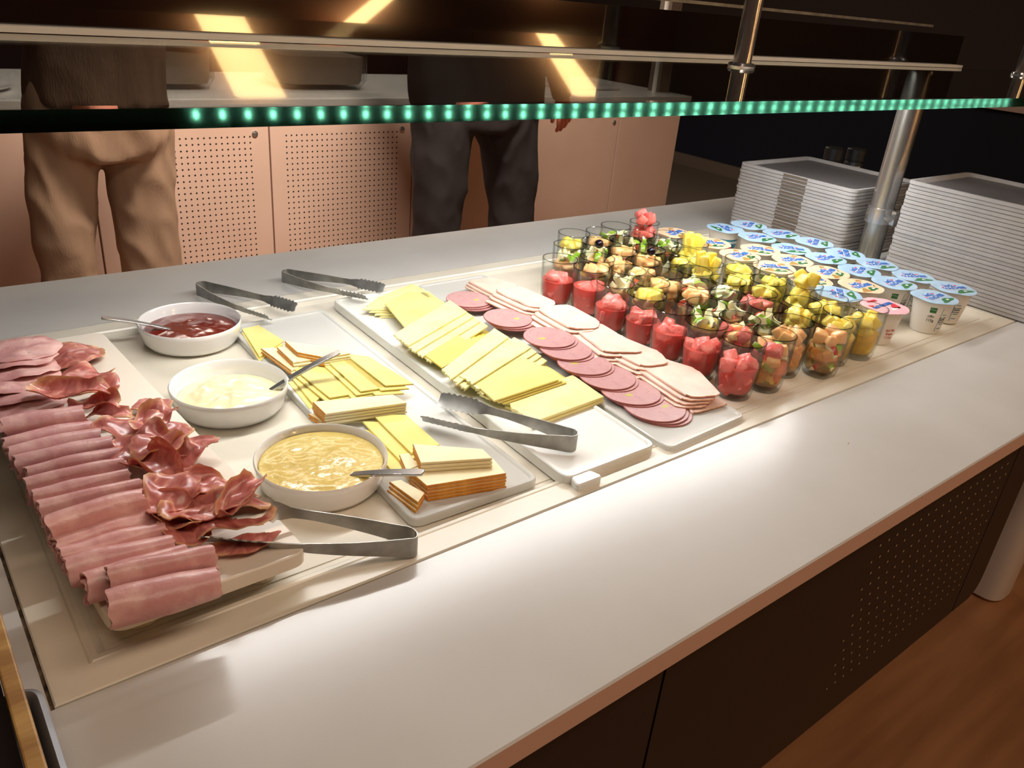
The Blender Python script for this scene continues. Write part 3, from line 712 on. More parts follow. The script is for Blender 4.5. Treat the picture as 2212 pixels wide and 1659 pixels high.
slices('cheese_slice', 'cheese', [(803,893),(878,896),(950,960),(888,978)], zA, .0026, 3, (-19,12), CY, 'yellow cheese fan to the right of the mustard bowl', GA)
slices('rind_cheese_slice', 'cheese', [(843,1040),(868,1036),(920,1064),(905,1085)], zA, .0032, 3, (-3,2), RD, 'small orange rind piece nearest the front board corner', GR, rind=(3,2))
slices('rind_cheese_slice', 'cheese', [(863,980),(884,977),(905,1004),(878,1014)], zA+.0078, .0030, 3, (0,2), RD, 'small orange rind piece beside the mustard spoon', GR, rind=(3,0))
slices('rind_cheese_slice', 'cheese', [(884,1014),(908,999),(1065,988),(1094,1021),(923,1048)], zA, .0032, 5, (0,1), RD, 'large orange rind wedge at the front of the frosted board', GR, rind=(3,4))
slices('rind_cheese_slice', 'cheese', [(891,959),(1042,970),(1063,990),(908,1000)], zA+.0162, .0030, 3, (1,1), RD, 'upper orange rind wedge at the front of the frosted board', GR, rind=(3,))
zB = .0072; CD = M['cheese_deep']
slices('cheese_slice', 'cheese', [(785,668),(818,640),(892,612),(930,642),(850,668)], zB, .0024, 4, (12,2), PC, 'ragged pale cheese at the back under the tongs', GB, rag=(0,))
slices('cheese_slice', 'cheese', [(832,656),(884,628),(943,665),(878,710)], zB+.0048, .0024, 5, (11,-3), CY, 'square yellow cheese, farthest square pile', GB)
slices('cheese_slice', 'cheese', [(850,722),(972,648),(1009,673),(881,747)], zB+.0096, .0028, 4, (15,7), PC, 'ragged pale cheese between the two square piles', GB, rag=(3,))
slices('cheese_slice', 'cheese', [(887,744),(963,705),(1031,750),(955,793)], zB, .0024, 6, (17,-4), CD, 'deep yellow square cheese in the middle of the board', GB)
slices('cheese_slice', 'cheese', [(956,797),(1068,708),(1099,727),(973,819)], zB+.0110, .0028, 3, (14,6), PC, 'narrow pale cheese leaning on the deep yellow pile', GB, rag=(3,))
slices('cheese_slice', 'cheese', [(994,812),(1111,728),(1147,750),(1020,830)], zB+.0070, .0028, 4, (12,6), PC, 'pale yellow cheese strip with a cut corner', GB, rag=(3,))
slices('cheese_slice', 'cheese', [(1023,827),(1128,769),(1207,820),(1068,866)], zB, .0026, 6, (10,-2), CY, 'thin yellow cheese pile with a lifted right edge', GB)
slices('cheese_slice', 'cheese', [(1089,865),(1238,809),(1305,856),(1150,912)], zB, .0040, 2, (1,1), PC, 'thick pale cheese with a crumbly left edge, nearest the front', GB, rag=(3,))

# ------------------------------------------------------------------ sausage and turkey
def disc(c, r, z0, th, label, group, seed, bend=0):
    mb = MB(); n = 40; rnd = random.Random(seed); rs = []
    for rr, zz in [(r-.0003, z0), (r, z0+.0004), (r, z0+th-.0004), (r-.0004, z0+th), (r*.6, z0+th), (r*.2, z0+th)]:
        rs.append([(c[0]+rr*(1+.012*math.sin(3*a+seed))*math.cos(a), c[1]+rr*(1+.012*math.sin(3*a+seed))*math.sin(a), zz) for a in [2*PI*j/n for j in range(n)]])
    mb.rings(rs); mb.m = [1]*(3*n) + [0]*(2*n) + [0, 0]
    o = obj('sausage_slice', mb, [M['sausage'], M['sausageedge']]); tag(o, label, 'sausage', group)
    if bend is not None:
        a0 = rnd.uniform(0, 6); q = (c[0]+r*.35*math.cos(a0), c[1]+r*.35*math.sin(a0)); m2 = MB()
        P = [(q[0]+.0055*(1+.3*math.sin(2*u+a0))*math.cos(u), q[1]+.003*(1+.4*math.sin(3*u))*math.sin(u)) for u in [2*PI*j/12 for j in range(12)]]
        m2.rings([[(x, y, z0+th-.0002) for x, y in P], [(x, y, z0+th+.00012) for x, y in P]]); obj('olive_bit', m2, M['olive'], o)
SG = 'olive sausage slices on the frosted board'
names = ['nearest the front edge', 'second pile from the front', 'third pile from the front', 'fourth pile from the front', 'fifth pile from the front', 'sixth pile from the front', 'seventh pile, with a big olive piece', 'farthest pile at the back']
for i, (x, y, r) in enumerate([(1413,876,.037),(1362,843,.036),(1312,812,.035),(1262,783,.034),(1222,752,.034),(1186,727,.034),(1098,685,.034),(1012,645,.033)]):
    zz = .0046 + min(i, 5)*.0031 - (0 if i < 6 else .004*(i-5)); c = at(x, y, zz+.006)
    for k in range(3):
        disc((c.x + .0022*(2-k), c.y - .0034*(2-k)), r, zz + k*.0019, .0018, 'pink sausage slice with olives, %s, %s' % (names[i], ['bottom slice','middle slice','top slice'][k]), SG, i*3+k, None if k < 2 else 0)
def turkey(pxs, z0, n, off, label, group, fold):
    th = .0017
    for k in range(n):
        z = z0 + (n-1-k)*.0030; P0 = [at(x + off[0]*k, y + off[1]*k, z) for x, y in pxs]
        P = rounded([(p.x, p.y) for p in P0], .012, 6); mb = MB(); sd = k*3+pxs[0][0]
        cx = sum(p[0] for p in P)/len(P); cy = sum(p[1] for p in P)/len(P)
        def hz(x, y): return .0013*noise.noise(Vector((x*40, y*40, sd))) + .0010
        def sc(f): return [(cx+(x-cx)*f + .0006*math.sin(i*1.7+sd), cy+(y-cy)*f + .0006*math.cos(i*2.3+sd)) for i, (x, y) in enumerate(P)]
        rs = [[(x, y, z+hz(x, y)) for x, y in sc(.5)], [(x, y, z+hz(x, y)) for x, y in sc(1)], [(x, y, z+th*.5+hz(x, y)) for x, y in sc(1.004)], [(x, y, z+th+hz(x, y)) for x, y in sc(.995)], [(x, y, z+th+hz(x, y)) for x, y in sc(.75)], [(x, y, z+th+hz(x, y)) for x, y in sc(.4)]]
        N_ = len(P); mb.rings(rs); mb.m = [0]*N_ + [1]*(2*N_) + [0]*(2*N_) + [0, 0]
        o = obj('turkey_slice', mb, [M['turkey'], M['turkeyedge']], smooth=50)
        tag(o, 'folded pale turkey slice, %s, %s' % (label, 'top of its pile' if k == 0 else ORD[k+1] + ' from the top'), 'turkey', group)
        if k == 0 or k == 1:   # rolled fold along the left edge
            a, b = P0[fold[0]], P0[fold[1]]; m2 = MB(); pts = [a.lerp(b, .08+.84*f/8) for f in range(9)]
            m2.tube([(p.x, p.y, p.z + .0006 + hz(p.x, p.y)) for p in pts], [.0010]+[.0021]*7+[.0010], 10); obj('folded_edge', m2, M['turkey'], o, smooth=60)
TG = 'turkey slices on the frosted board'
zT = .0050
turkey([(1498,897),(1480,880),(1548,860),(1574,876)], zT, 1, (0,0), 'lowest piece at the front corner', TG, (0,1))
turkey([(1490,862),(1382,792),(1428,776),(1505,800),(1560,858)], zT+.0035, 4, (-9,8), 'first pile from the front', TG, (0,1))
turkey([(1390,795),(1303,752),(1343,730),(1425,762),(1446,790)], zT+.006, 4, (-8,9), 'second pile from the front', TG, (0,1))
turkey([(1310,765),(1240,712),(1290,698),(1345,730),(1392,764)], zT+.009, 4, (-9,9), 'third pile from the front', TG, (0,1))
turkey([(1236,714),(1158,668),(1226,660),(1297,699),(1290,712)], zT+.012, 4, (-9,9), 'fourth pile from the front', TG, (0,1))
turkey([(1152,668),(1066,628),(1120,620),(1202,655),(1194,667)], zT+.012, 4, (-8,8), 'fifth pile from the front', TG, (0,1))
turkey([(1070,640),(1008,608),(1062,602),(1122,620)], zT+.009, 3, (-5,6), 'farthest pile at the back', TG, (0,1))

# ------------------------------------------------------------------ cooked ham rolls, folded ham, cured ham
def ham_roll(pa, pb, w, h, label, seed):
    A, B = Vector(pa), Vector(pb); d = (B-A); L = d.length; d.normalize(); s = Vector((-d.y, d.x, 0)).normalized(); mb = MB(); rs = []
    NA, NL, th = 40, 12, .0016
    for i in range(NL+1):
        f = i/NL; c = A + d*L*f; k = 1 + .10*math.sin(f*PI) - .18*f; row = []
        pts = []
        for j in range(NA+1):
            a = -PI*.45 + j/NA*PI*3.5; r = (1 - .46*j/NA)
            q = noise.noise(Vector((seed, f*2.5, a*.9)))*.14
            e = .0035*noise.noise(Vector((a*1.4, seed, 5)))*(1 if i in (0, NL) else 0)
            pts.append((math.cos(a)*w*r*k*(1+q), math.sin(a)*h*r*k*(1+q), e))
        for u, v_, e in pts: row.append(c + s*u + Vector((0, 0, v_)) + d*e)
        for u, v_, e in reversed(pts):
            l = math.hypot(u, v_) or 1; row.append(c + s*(u - u/l*th) + Vector((0, 0, v_ - v_/l*th)) + d*e)
        rs.append(row)
    mb.rings(rs, True, False, False)
    n = len(rs[0])
    for base, flip in ((0, False), (NL*n, True)):        # end faces of the rolled sheet
        for j in range(NA):
            q = (base+j, base+j+1, base+n-2-j, base+n-1-j); mb.f.append(q if flip else q[::-1]); mb.m.append(0)
    o = obj('ham_roll', mb, M['ham'], smooth=60); tag(o, label, 'ham', 'rolled slices of cooked ham'); return o
HR = [((10,930),(188,898),.0145,.0130,'plump one at the back by the folded ham'),
 ((12,972),(205,925),.0095,.0125,'second from the back'),((22,992),(222,942),.0092,.0125,'third from the back'),
 ((36,1012),(238,963),.0092,.0125,'fourth from the back'),((52,1038),(262,985),.0092,.0130,'fifth from the back'),
 ((62,1062),(272,1010),.0090,.0130,'sixth from the back'),((74,1086),(282,1034),.0090,.0130,'seventh from the back'),
 ((88,1112),(300,1060),.0092,.0130,'eighth from the back'),((105,1150),(315,1085),.0118,.0155,'large bulging one in the middle'),
 ((118,1192),(345,1118),.0105,.0120,'tenth from the back'),((128,1214),(362,1148),.0095,.0125,'eleventh from the back'),
 ((150,1240),(385,1178),.0105,.0130,'twelfth from the back'),((178,1278),(400,1205),.0100,.0130,'short one tucked beneath the last pair'),
 ((236,1262),(455,1208),.0100,.0135,'second to last, with a wavy end'),((240,1318),(468,1262),.0125,.0140,'last one at the front with an open spiral end')]
for i, (a, b, w, h, lb) in enumerate(HR):
    zc = HB1 + h + .0035 + (.006 if i in (0, 8, 13) else 0)*1.0
    jx = random.uniform(-4, 5); jb = random.uniform(-8, 12)
    ham_roll(at(a[0]+jx, a[1]-jx*.3, zc), at(b[0]+jb, b[1]-jb*.3, zc-.002+random.uniform(-.001, .002)), w*random.uniform(.92, 1.15), h*random.uniform(.95, 1.12), 'rolled pink ham slice, ' + lb, i*1.7)
    # a second, hidden layer carries the visible one
def ham_flat(px, py, rx, ry, z, label, seed):
    c = at(px, py, z); mb = MB(); rs = []; N_ = 36; th = .0017
    def hz(x, y): return .0035*noise.noise(Vector((x*26, y*26, seed)))+.0018*noise.noise(Vector((x*90, y*90, seed)))
    for f, dz in [(.3,0),(.7,0),(.97,0),(1,th*.5),(.97,th),(.7,th),(.45,th),(.2,th)]:
        rr = []
        for j in range(N_):
            a = 2*PI*j/N_; k = 1+.06*math.sin(2*a+seed)+.035*math.sin(7*a+seed*2); x = c.x + rx*f*k*math.copysign(abs(math.cos(a))**.8, math.cos(a)); y = c.y + ry*f*k*math.sin(a)
            rr.append((x, y, z + dz + hz(x, y) + .004*(1-((x-c.x)/rx)**2*1.0)))
        rs.append(rr)
    mb.rings(rs); o = obj('ham_slice', mb, M['ham'], smooth=60); tag(o, label, 'ham', 'flat folded slices of cooked ham')
for i, (x, y) in enumerate([(45,905),(45,878),(42,852),(40,826),(36,800),(42,775),(45,762)]):
    ham_flat(x, y, .036, .030, HB1 + .002 + i*.0035 + .006, 'flat folded ham slice at the left edge, %s from the top' % ORD[7-i] if i < 6 else 'flat folded ham slice at the left edge, uppermost', i*2.2)
def cured(px, py, z, r, el, ang, fold, label, seed, curl=0):
    r *= 1.12; c = at(px, py, z); NR, NA, th = 9, 40, .0011; rnd = random.Random(seed); V_ = []; rim = []
    u = Vector((math.cos(ang), math.sin(ang), 0)); w = Vector((-u.y, u.x, 0))
    out = [1 + .22*noise.noise(Vector((math.cos(2*PI*j/NA)*1.6, math.sin(2*PI*j/NA)*1.6, seed))) + .10*noise.noise(Vector((j*.9, seed, 0))) for j in range(NA)]
    def pt(f, j):
        a = 2*PI*j/NA; X = r*el*f*out[j]*math.cos(a); Y = r*f*out[j]*math.sin(a)
        q = X*145/(.6+el*.5); hz = fold*(math.sin(q + seed + 2*noise.noise(Vector((Y*45, X*30, seed)))))*(.35+.65*f) + fold*.8*noise.noise(Vector((X*60, Y*60, seed)))
        Yc = Y*(1-.25*abs(math.sin(q*.5)))
        if curl:
            k = curl*(Y/r); hz += r*.55*abs(k)**2*(1 if k > 0 else .4); Yc *= (1-.35*abs(k))
        return c + u*X*.86 + w*Yc + Vector((0, 0, hz + fold))
    mb = MB(); rs = []; rimv = []
    for i in range(NR): f = .12+.88*i/(NR-1); rs.append([pt(f, j) for j in range(NA)]); rimv += [max(0, (f-.84)/.16)*.9 + (.0)]*NA
    for i in reversed(range(NR)): f = .12+.88*i/(NR-1); rs.append([pt(f, j) + Vector((0, 0, th)) for j in range(NA)]); rimv += [max(0, (f-.84)/.16)*.9]*NA
    mb.rings(rs[::-1]); rimv = rimv[::-1]
    o = obj('cured_ham_slice', mb, M['cured'], smooth=70)
    at_ = o.data.attributes.new('rim', 'FLOAT', 'POINT')
    mask = [1 if math.sin(2*PI*(k % NA)/NA + seed) > .1 else .15 for k in range(len(rimv))]
    for k in range(min(len(rimv), len(at_.data))): at_.data[k].value = rimv[k]*mask[k]
    tag(o, label, 'cured ham', 'cured ham slices beside the ham rolls')
CHL = [(155,775,.034,.030,1.25,.2,.0035,'large flat round slice at the back of the board',0),
 (178,820,.036,.024,1.2,-.4,.004,'streaky slice below the large round one',.3),
 (212,855,.038,.019,1.3,.5,.006,'frilly slice with a pale fat edge, left of the small scrap',.8),
 (150,858,.052,.020,1.9,-.45,.005,'twisted slice resting on the ham rolls',1.0),
 (205,885,.042,.017,1.6,-.7,.006,'curled slice beside the plump ham roll',.9),
 (235,905,.036,.013,1.8,-.5,.004,'narrow folded tongue of ham',.7),
 (328,881,.032,.013,1.5,.1,.002,'small scrap lying apart by the mayonnaise bowl',0),
 (272,935,.038,.022,1.5,-.3,.006,'slice under the glossy humped one',.4),
 (335,925,.040,.022,1.2,.6,.006,'glossy humped slice nearest the mayonnaise bowl',1.0),
 (305,965,.042,.022,1.4,-.5,.007,'crumpled slice in the middle of the heap',.6),
 (370,945,.042,.017,1.4,.4,.004,'dark oval slice at the right of the heap',.3),
 (345,978,.048,.021,1.2,.3,.005,'round dark slice standing on the heap',.9),
 (400,975,.040,.016,1.9,-.2,.004,'pointed slice reaching to the right',.6),
 (400,1005,.036,.017,1.3,.3,.006,'pale fatty slice under the pointed one',.9),
 (280,1005,.042,.018,1.5,-.7,.006,'slice tucked against the ham rolls',.5),
 (340,1022,.044,.020,1.3,-1.0,.006,'slice hanging down with a white fat edge',1.0),
 (395,1040,.036,.013,1.6,.1,.004,'thin fat strip across the gap of the heap',.8),
 (330,1080,.040,.019,1.3,-.6,.006,'slice lying against the large bulging ham roll',.4),
 (378,1075,.050,.024,1.4,.9,.005,'broad dark slice at the top of the front heap',.6),
 (440,1072,.046,.019,1.7,-.1,.005,'streaky slice leading to the tongs',.7),
 (372,1125,.042,.022,1.5,-1.0,.006,'slice hanging toward the front of the heap',.9),
 (425,1112,.046,.022,1.3,.2,.006,'red slice in the middle of the front heap',.6),
 (520,1088,.056,.017,1.6,.5,.006,'frilled slice gripped by the upper tong arm',1.0),
 (485,1105,.050,.021,1.5,-.3,.005,'dark slice between the two tong arms',.7),
 (500,1135,.042,.019,1.9,-.1,.005,'deep red slice under the tong teeth',.5),
 (400,1160,.040,.016,1.3,-.8,.005,'slice end poking out near the front rolls',.8),
 (530,1180,.034,.012,2.2,-.2,.003,'dark shred under the lower tong arm',.5)]
for i, (x, y, z, r, el, an, fo, lb, cu_) in enumerate(CHL): cured(x, y, z, r, el, an, fo, 'cured ham, ' + lb, i*1.37+1, cu_)

# ------------------------------------------------------------------ fruit tumblers
GP = [(0.7807,0.4188),(0.7957,0.3657),(0.7807,0.3003),(0.7863,0.2451),(0.7805,0.1902),(0.7798,0.1348),(0.7781,0.0749),(0.8333,0.0695),(0.8948,0.0849),(0.9426,0.0573),(0.9956,0.0729),(1.0504,0.0658),(0.8456,0.4687),(0.84,0.3994),(0.8409,0.3339),(0.8318,0.2794),(0.8835,0.2988),(0.8937,0.2444),(0.8348,0.1801),(0.8937,0.1892),(0.8342,0.1247),(0.9124,0.1373),(0.9483,0.1792),(1.0091,0.2059),(0.9736,0.1237),(1.0329,0.1181),(1.0512,0.1702),(1.0615,0.2262),(0.9503,0.2344),(1.0181,0.2604),(0.9893,0.3075),(0.9376,0.2881),(0.8925,0.3533),(0.9467,0.3426),(1.0054,0.3603),(0.8996,0.408),(0.9537,0.3973),(1.0058,0.4155),(1.0565,0.3927),(0.899,0.5184),(0.9535,0.5088),(1.0062,0.5259),(1.0782,0.5247),(0.9548,0.4531),(1.0071,0.4707),(1.0574,0.4479),(0.9005,0.4632),(1.0645,0.2964)]
GT = ['W','W','W','W','W','W','W','WAM','M','AM','P','P','MA','PM','A','PM','M','MA','AP','AW','AWM','A','MW','P','P','P','P+','P','A','P','P|','AW','M','a','P','M','MG','a','P|','P','M','A','W+','MW','PA','A','MAG','P']
FR = {'W':'watermelon','A':'apple','M':'orange melon','P':'pineapple','a':'apple'}
GZ = BZ
def tumbler(c):
    o = tumbler.proto
    if o is None:
        prof = [(.0,.0),(.0195,.0),(.0212,.0015),(.0232,.010),(.0252,.026),(.0262,.042),(.0268,.060),(.0272,.0735),(.02695,.0752),(.0261,.0752),(.0258,.0735),(.0252,.060),(.0246,.042),(.0236,.026),(.0214,.0115),(.019,.0080),(.0,.0074)]
        o = obj('tumbler', MB().lathe(prof, (0,0,0), 48, cap0=False, cap1=False), M['glass'], smooth=60, org=(0,0,0)); tumbler.proto = o; r = o
    else: r = o.copy(); C.objects.link(r)
    r.location = c; r.rotation_euler = (0, 0, random.uniform(0, 6)); return r
tumbler.proto = None
M['rim'] = thin_glass('tumbler_rim_darkened', tint=(.62, .65, .63), edge=(.34, .37, .35), power=3)  # dark tint paints the line that refraction draws along the rim
rm = bpy.data.meshes.new('rim'); _m = MB(); _m.rings([[(r_*math.cos(2*PI*j/48), r_*math.sin(2*PI*j/48), z_) for j in range(48)] for r_, z_ in [(.02715,.0748),(.0273,.0753),(.0270,.0758),(.0264,.0758),(.0260,.0753),(.0262,.0748)]], cap0=False, cap1=False)
rm.from_pydata(_m.v, [], _m.f); rm.materials.append(M['rim']); rim_proto = bpy.data.objects.new('rim', rm)
def chunk_mb(kind, s, rnd):
    """one cut piece of fruit as a small bevelled, wobbly solid"""
    mb = MB()
    if kind == 'A' or kind == 'a':      # apple slice: crescent wedge, skin on the outer side
        n = 8; R_ = .0155*s; w = .0050*s; rs = []
        for i in range(n+1):
            a = -1.15 + 2.3*i/n; k = .25+.75*math.cos(a*1.05)**.8 if abs(a) < 1.45 else .2
            ox, oz = R_*math.cos(a)-.010*s, R_*math.sin(a)
            rs.append([(ox, -w*k, oz), (ox+.0012, 0, oz*1.04), (ox, w*k, oz), (ox-.0095*s*k, w*.35*k, oz*.8), (ox-.0105*s*k, -w*.35*k, oz*.8)])
        mb.rings(rs); mb.m = []
        for i in range(n): mb.m += [1, 1, 0, 0, 0]
        mb.m += [0, 0]
    elif kind == '|':
        h = .021*s; mb.rings([[(x*.0048*s*t_, y*.0066*s*t_, z) for x, y in rounded([(-1,-1),(1,-1),(1.1,1),(-1.1,1)], .4, 2)] for z, t_ in [(-h, .85), (-h*.9, 1), (h*.9, 1.05), (h, .9)]])
    elif kind == 'G':
        mb.lathe([(.001,-.0075),(.0055,-.005),(.0075,0),(.0055,.005),(.001,.0075)], (0,0,0), 12)
    else:
        a, b, c = (rnd.uniform(.0068, .0100)*s for _ in range(3)); t_ = rnd.uniform(.5, 1.0)
        if kind == 'W': a *= 1.25; b *= 1.1; c *= 1.2
        mb.rings([[(x*a*k, y*b*k, z*c) for x, y in rounded([(-1,-1),(1,-1),(1,1),(-1,1)], .45, 3)] for z, k in [(-1, .82), (-.82, 1), (0, 1.03*(1+t_)/2), (.8, t_), (1, t_*.8)]])
    e = Euler((rnd.uniform(-3, 3), rnd.uniform(-3, 3), rnd.uniform(-3, 3)) if kind != '|' else (rnd.uniform(-.35, .35), rnd.uniform(-.35, .35), rnd.uniform(0, 3)))
    sd = rnd.uniform(0, 99); R3 = e.to_matrix()
    mb.v = [tuple(R3 @ (Vector(v)*(1 + .12*noise.noise(Vector(v)*150 + Vector((sd, 0, 0)))))) for v in mb.v]
    return mb
cache = {}
def piece(kind, v, parent, loc):
    key = (kind, v)
    if key not in cache:
        rnd = random.Random(hash(v)*31 + ord(kind)); mb = chunk_mb(kind, 1.0, rnd)
        ms = {'W':M['wmelon'],'M':M['melon'],'P':M['pine'],'|':M['pine'],'G':M['grape'],'A':[M['apple'], M['skin_g']],'a':[M['apple'], M['skin_r']]}[kind]
        o = obj({'W':'watermelon_chunk','M':'melon_chunk','P':'pineapple_chunk','|':'pineapple_stick','G':'grape','A':'apple_slice','a':'apple_slice'}[kind], mb, ms, parent, smooth=75)
        # obj() took the parent's place as origin: put the shared mesh back around its own centre
        off = wloc(parent)
        for w_ in o.data.vertices: w_.co += off
        cache[key] = o; r = o
    else: r = cache[key].copy(); C.objects.link(r); r.parent = parent
    r.location = loc; r.rotation_euler = (0, 0, random.uniform(0, 6.28)); return r
cols = [.78, .838, .893, .950, 1.006, 1.06]; colname = ['leftmost', 'second', 'third', 'fourth', 'fifth', 'rightmost']
colidx = [min(range(6), key=lambda k: abs(cols[k]-x)) for x, y in GP]
rank = []
for i, (x, y) in enumerate(GP): rank.append(1 + sum(1 for j, (u, v_) in enumerate(GP) if colidx[j] == colidx[i] and v_ < y))
rf = random.Random(11)
for i, ((x, y), ty) in enumerate(zip(GP, GT)):
    where = '%s from front in %s file' % (ORD[rank[i]], colname[colidx[i]])
    kinds = [k for k in ty if k in 'WAMPa']
    fruit = ' and '.join(dict.fromkeys(FR[k].replace('orange ', '') for k in kinds))
    c = (x, y, GZ); g_ = tumbler(c); rim_ = rim_proto.copy(); C.objects.link(rim_); rim_.parent = g_; tag(g_, 'clear tumbler of %s, %s' % (fruit, where), 'glass', 'fruit tumblers')
    if len(g_['label'].split()) > 16: g_['label'] = 'tumbler of %s, %s' % (fruit, where)
    t = thing('fruit_portion', (x, y, GZ+.009), 'cut %s in the glass %s' % (fruit, where), 'fruit', 'fruit portions in the tumblers')
    low = 'a' in ty
    top = .034 if low else (.052 if ty == 'W' else .066 if '+' not in ty else .070)
    jm = M['j_red'] if 'W' in ty and 'A' not in ty and 'M' not in ty else (M['j_yel'] if ty[0] == 'P' else M['j_org'])
    jh = .012 if low else rf.uniform(.030, .040); tl = rf.uniform(-.05, .05)
    pr = [(.0182,.0006),(.0205,.004),(.0228,.018),(.0236,.028),(.0240,jh)] if jh > .03 else [(.0182,.0006),(.0205,.004),(.0222,jh)]
    obj('juice', MB().lathe(pr, (x,y,GZ+.008), 28), jm, t, smooth=50)
    nl = 4 if not low else 2; zc = .017; k = 0
    while zc < top - .004:
        rad = (.0122 if zc > .02 else .0095)*(.92 if ty == 'W' else 1); m_ = 5 if not low else 3
        a0 = rf.uniform(0, 6)
        for q in range(m_):
            kd = kinds[(k*7 + q + int(x*100)) % len(kinds)]
            if kd == 'a': kd = 'A'
            if kd == 'A' and (k+q) % 5 == 0: kd = 'a'
            rr = rad*rf.uniform(.8, 1.08)
            piece(kd, rf.randint(0, 4), t, (rr*math.cos(a0+q*2*PI/m_), rr*math.sin(a0+q*2*PI/m_), zc - .009 + rf.uniform(-.0025, .0025)))
            k += 1
        zc += .0125
    if '|' in ty:
        for q in range(5): piece('|', rf.randint(0, 4), t, (.010*math.cos(q*1.26), .010*math.sin(q*1.26), .056 + rf.uniform(0, .008)))
    if 'G' in ty: piece('G', 0, t, (-.006, -.010, .066))
    if '+' in ty:
        for q in range(4): piece(kinds[0], rf.randint(0, 4), t, (.009*math.cos(q*1.6), .009*math.sin(q*1.6), .072 + .004*(q % 2)))

bpy.data.objects.remove(rim_proto)
# ------------------------------------------------------------------ yogurt pots
YP = [(1.3325,0.4783,'b'),(1.2655,0.4837,'b'),(1.3463,0.4122,'b'),(1.2698,0.4129,'b'),(1.3527,0.3437,'b'),(1.2716,0.3389,'b'),(1.3478,0.2761,'b'),(1.2772,0.2718,'b'),(1.3396,0.2092,'b'),(1.2724,0.2042,'b'),(1.3392,0.142,'b'),(1.2629,0.1364,'b'),(1.3397,0.0745,'b'),(1.2626,0.0689,'b'),(1.1376,0.0846,'r'),(1.1173,0.1487,'b'),(1.191,0.1542,'p'),(1.1393,0.2125,'p'),(1.2081,0.224,'p'),(1.2054,0.2914,'p'),(1.1364,0.2799,'p'),(1.1407,0.3536,'p'),(1.2077,0.3599,'p'),(1.1384,0.4999,'p'),(1.1487,0.4234,'p')]
def text_mesh(body, size, m, parent, loc, rot, name='lettering', ext=.0001, bend=None, bold=0):
    cu_ = bpy.data.curves.new('t', 'FONT'); cu_.body = body; cu_.size = size; cu_.extrude = ext; cu_.offset = bold; cu_.align_x = 'CENTER'; cu_.align_y = 'CENTER'; cu_.resolution_u = 2
    o = bpy.data.objects.new('t', cu_); C.objects.link(o); dg = bpy.context.evaluated_depsgraph_get(); me = bpy.data.meshes.new_from_object(o.evaluated_get(dg)); bpy.data.objects.remove(o)
    me.materials.clear(); me.materials.append(m)
    if bend:   # wrap round a tapered cup of radius bend(z) facing angle rot
        for v in me.vertices:
            z_ = loc[2] + v.co.y; r_ = bend(z_) + .0002 + v.co.z; a = rot + v.co.x/r_; v.co = Vector((r_*math.cos(a), r_*math.sin(a), z_))
    else:
        R3 = Euler((0, 0, rot)).to_matrix()
        for v in me.vertices: v.co = R3 @ v.co + Vector(loc)
    o = bpy.data.objects.new(name, me); C.objects.link(o); o.parent = parent; return o
CH = .056
def cup_r(z): return .0215 + (z/CH)*.0085
def patch(m, parent, a0, a1, z0, z1, name, lift=.00012):
    mb = MB(); n = max(3, int((a1-a0)/.12)); rs = []
    for i in range(n+1):
        a = a0 + (a1-a0)*i/n; r0, r1 = cup_r(z0)+lift, cup_r(z1)+lift
        rs.append([(r0*math.cos(a), r0*math.sin(a), z0), (r1*math.cos(a), r1*math.sin(a), z1), ((r1-.0005)*math.cos(a), (r1-.0005)*math.sin(a), z1), ((r0-.0005)*math.cos(a), (r0-.0005)*math.sin(a), z0)])
    mb.rings(rs); me = bpy.data.meshes.new(name); me.from_pydata(mb.v, [], mb.f); me.materials.append(m); o = bpy.data.objects.new(name, me); C.objects.link(o); o.parent = parent; return o
def blob(m, parent, x, y, rx, ry, z, name, seed=0, ang=0):
    P = []
    for j in range(16):
        a = 2*PI*j/16; k = 1+.25*math.sin(3*a+seed); u, w = rx*k*math.cos(a), ry*k*math.sin(a); P.append((x+u*math.cos(ang)-w*math.sin(ang), y+u*math.sin(ang)+w*math.cos(ang)))
    mb = MB().rings([[(a, b, z) for a, b in P], [(a, b, z+.00025) for a, b in P]]); me = bpy.data.meshes.new(name); me.from_pydata(mb.v, [], mb.f); me.materials.append(m); o = bpy.data.objects.new(name, me); C.objects.link(o); o.parent = parent; return o
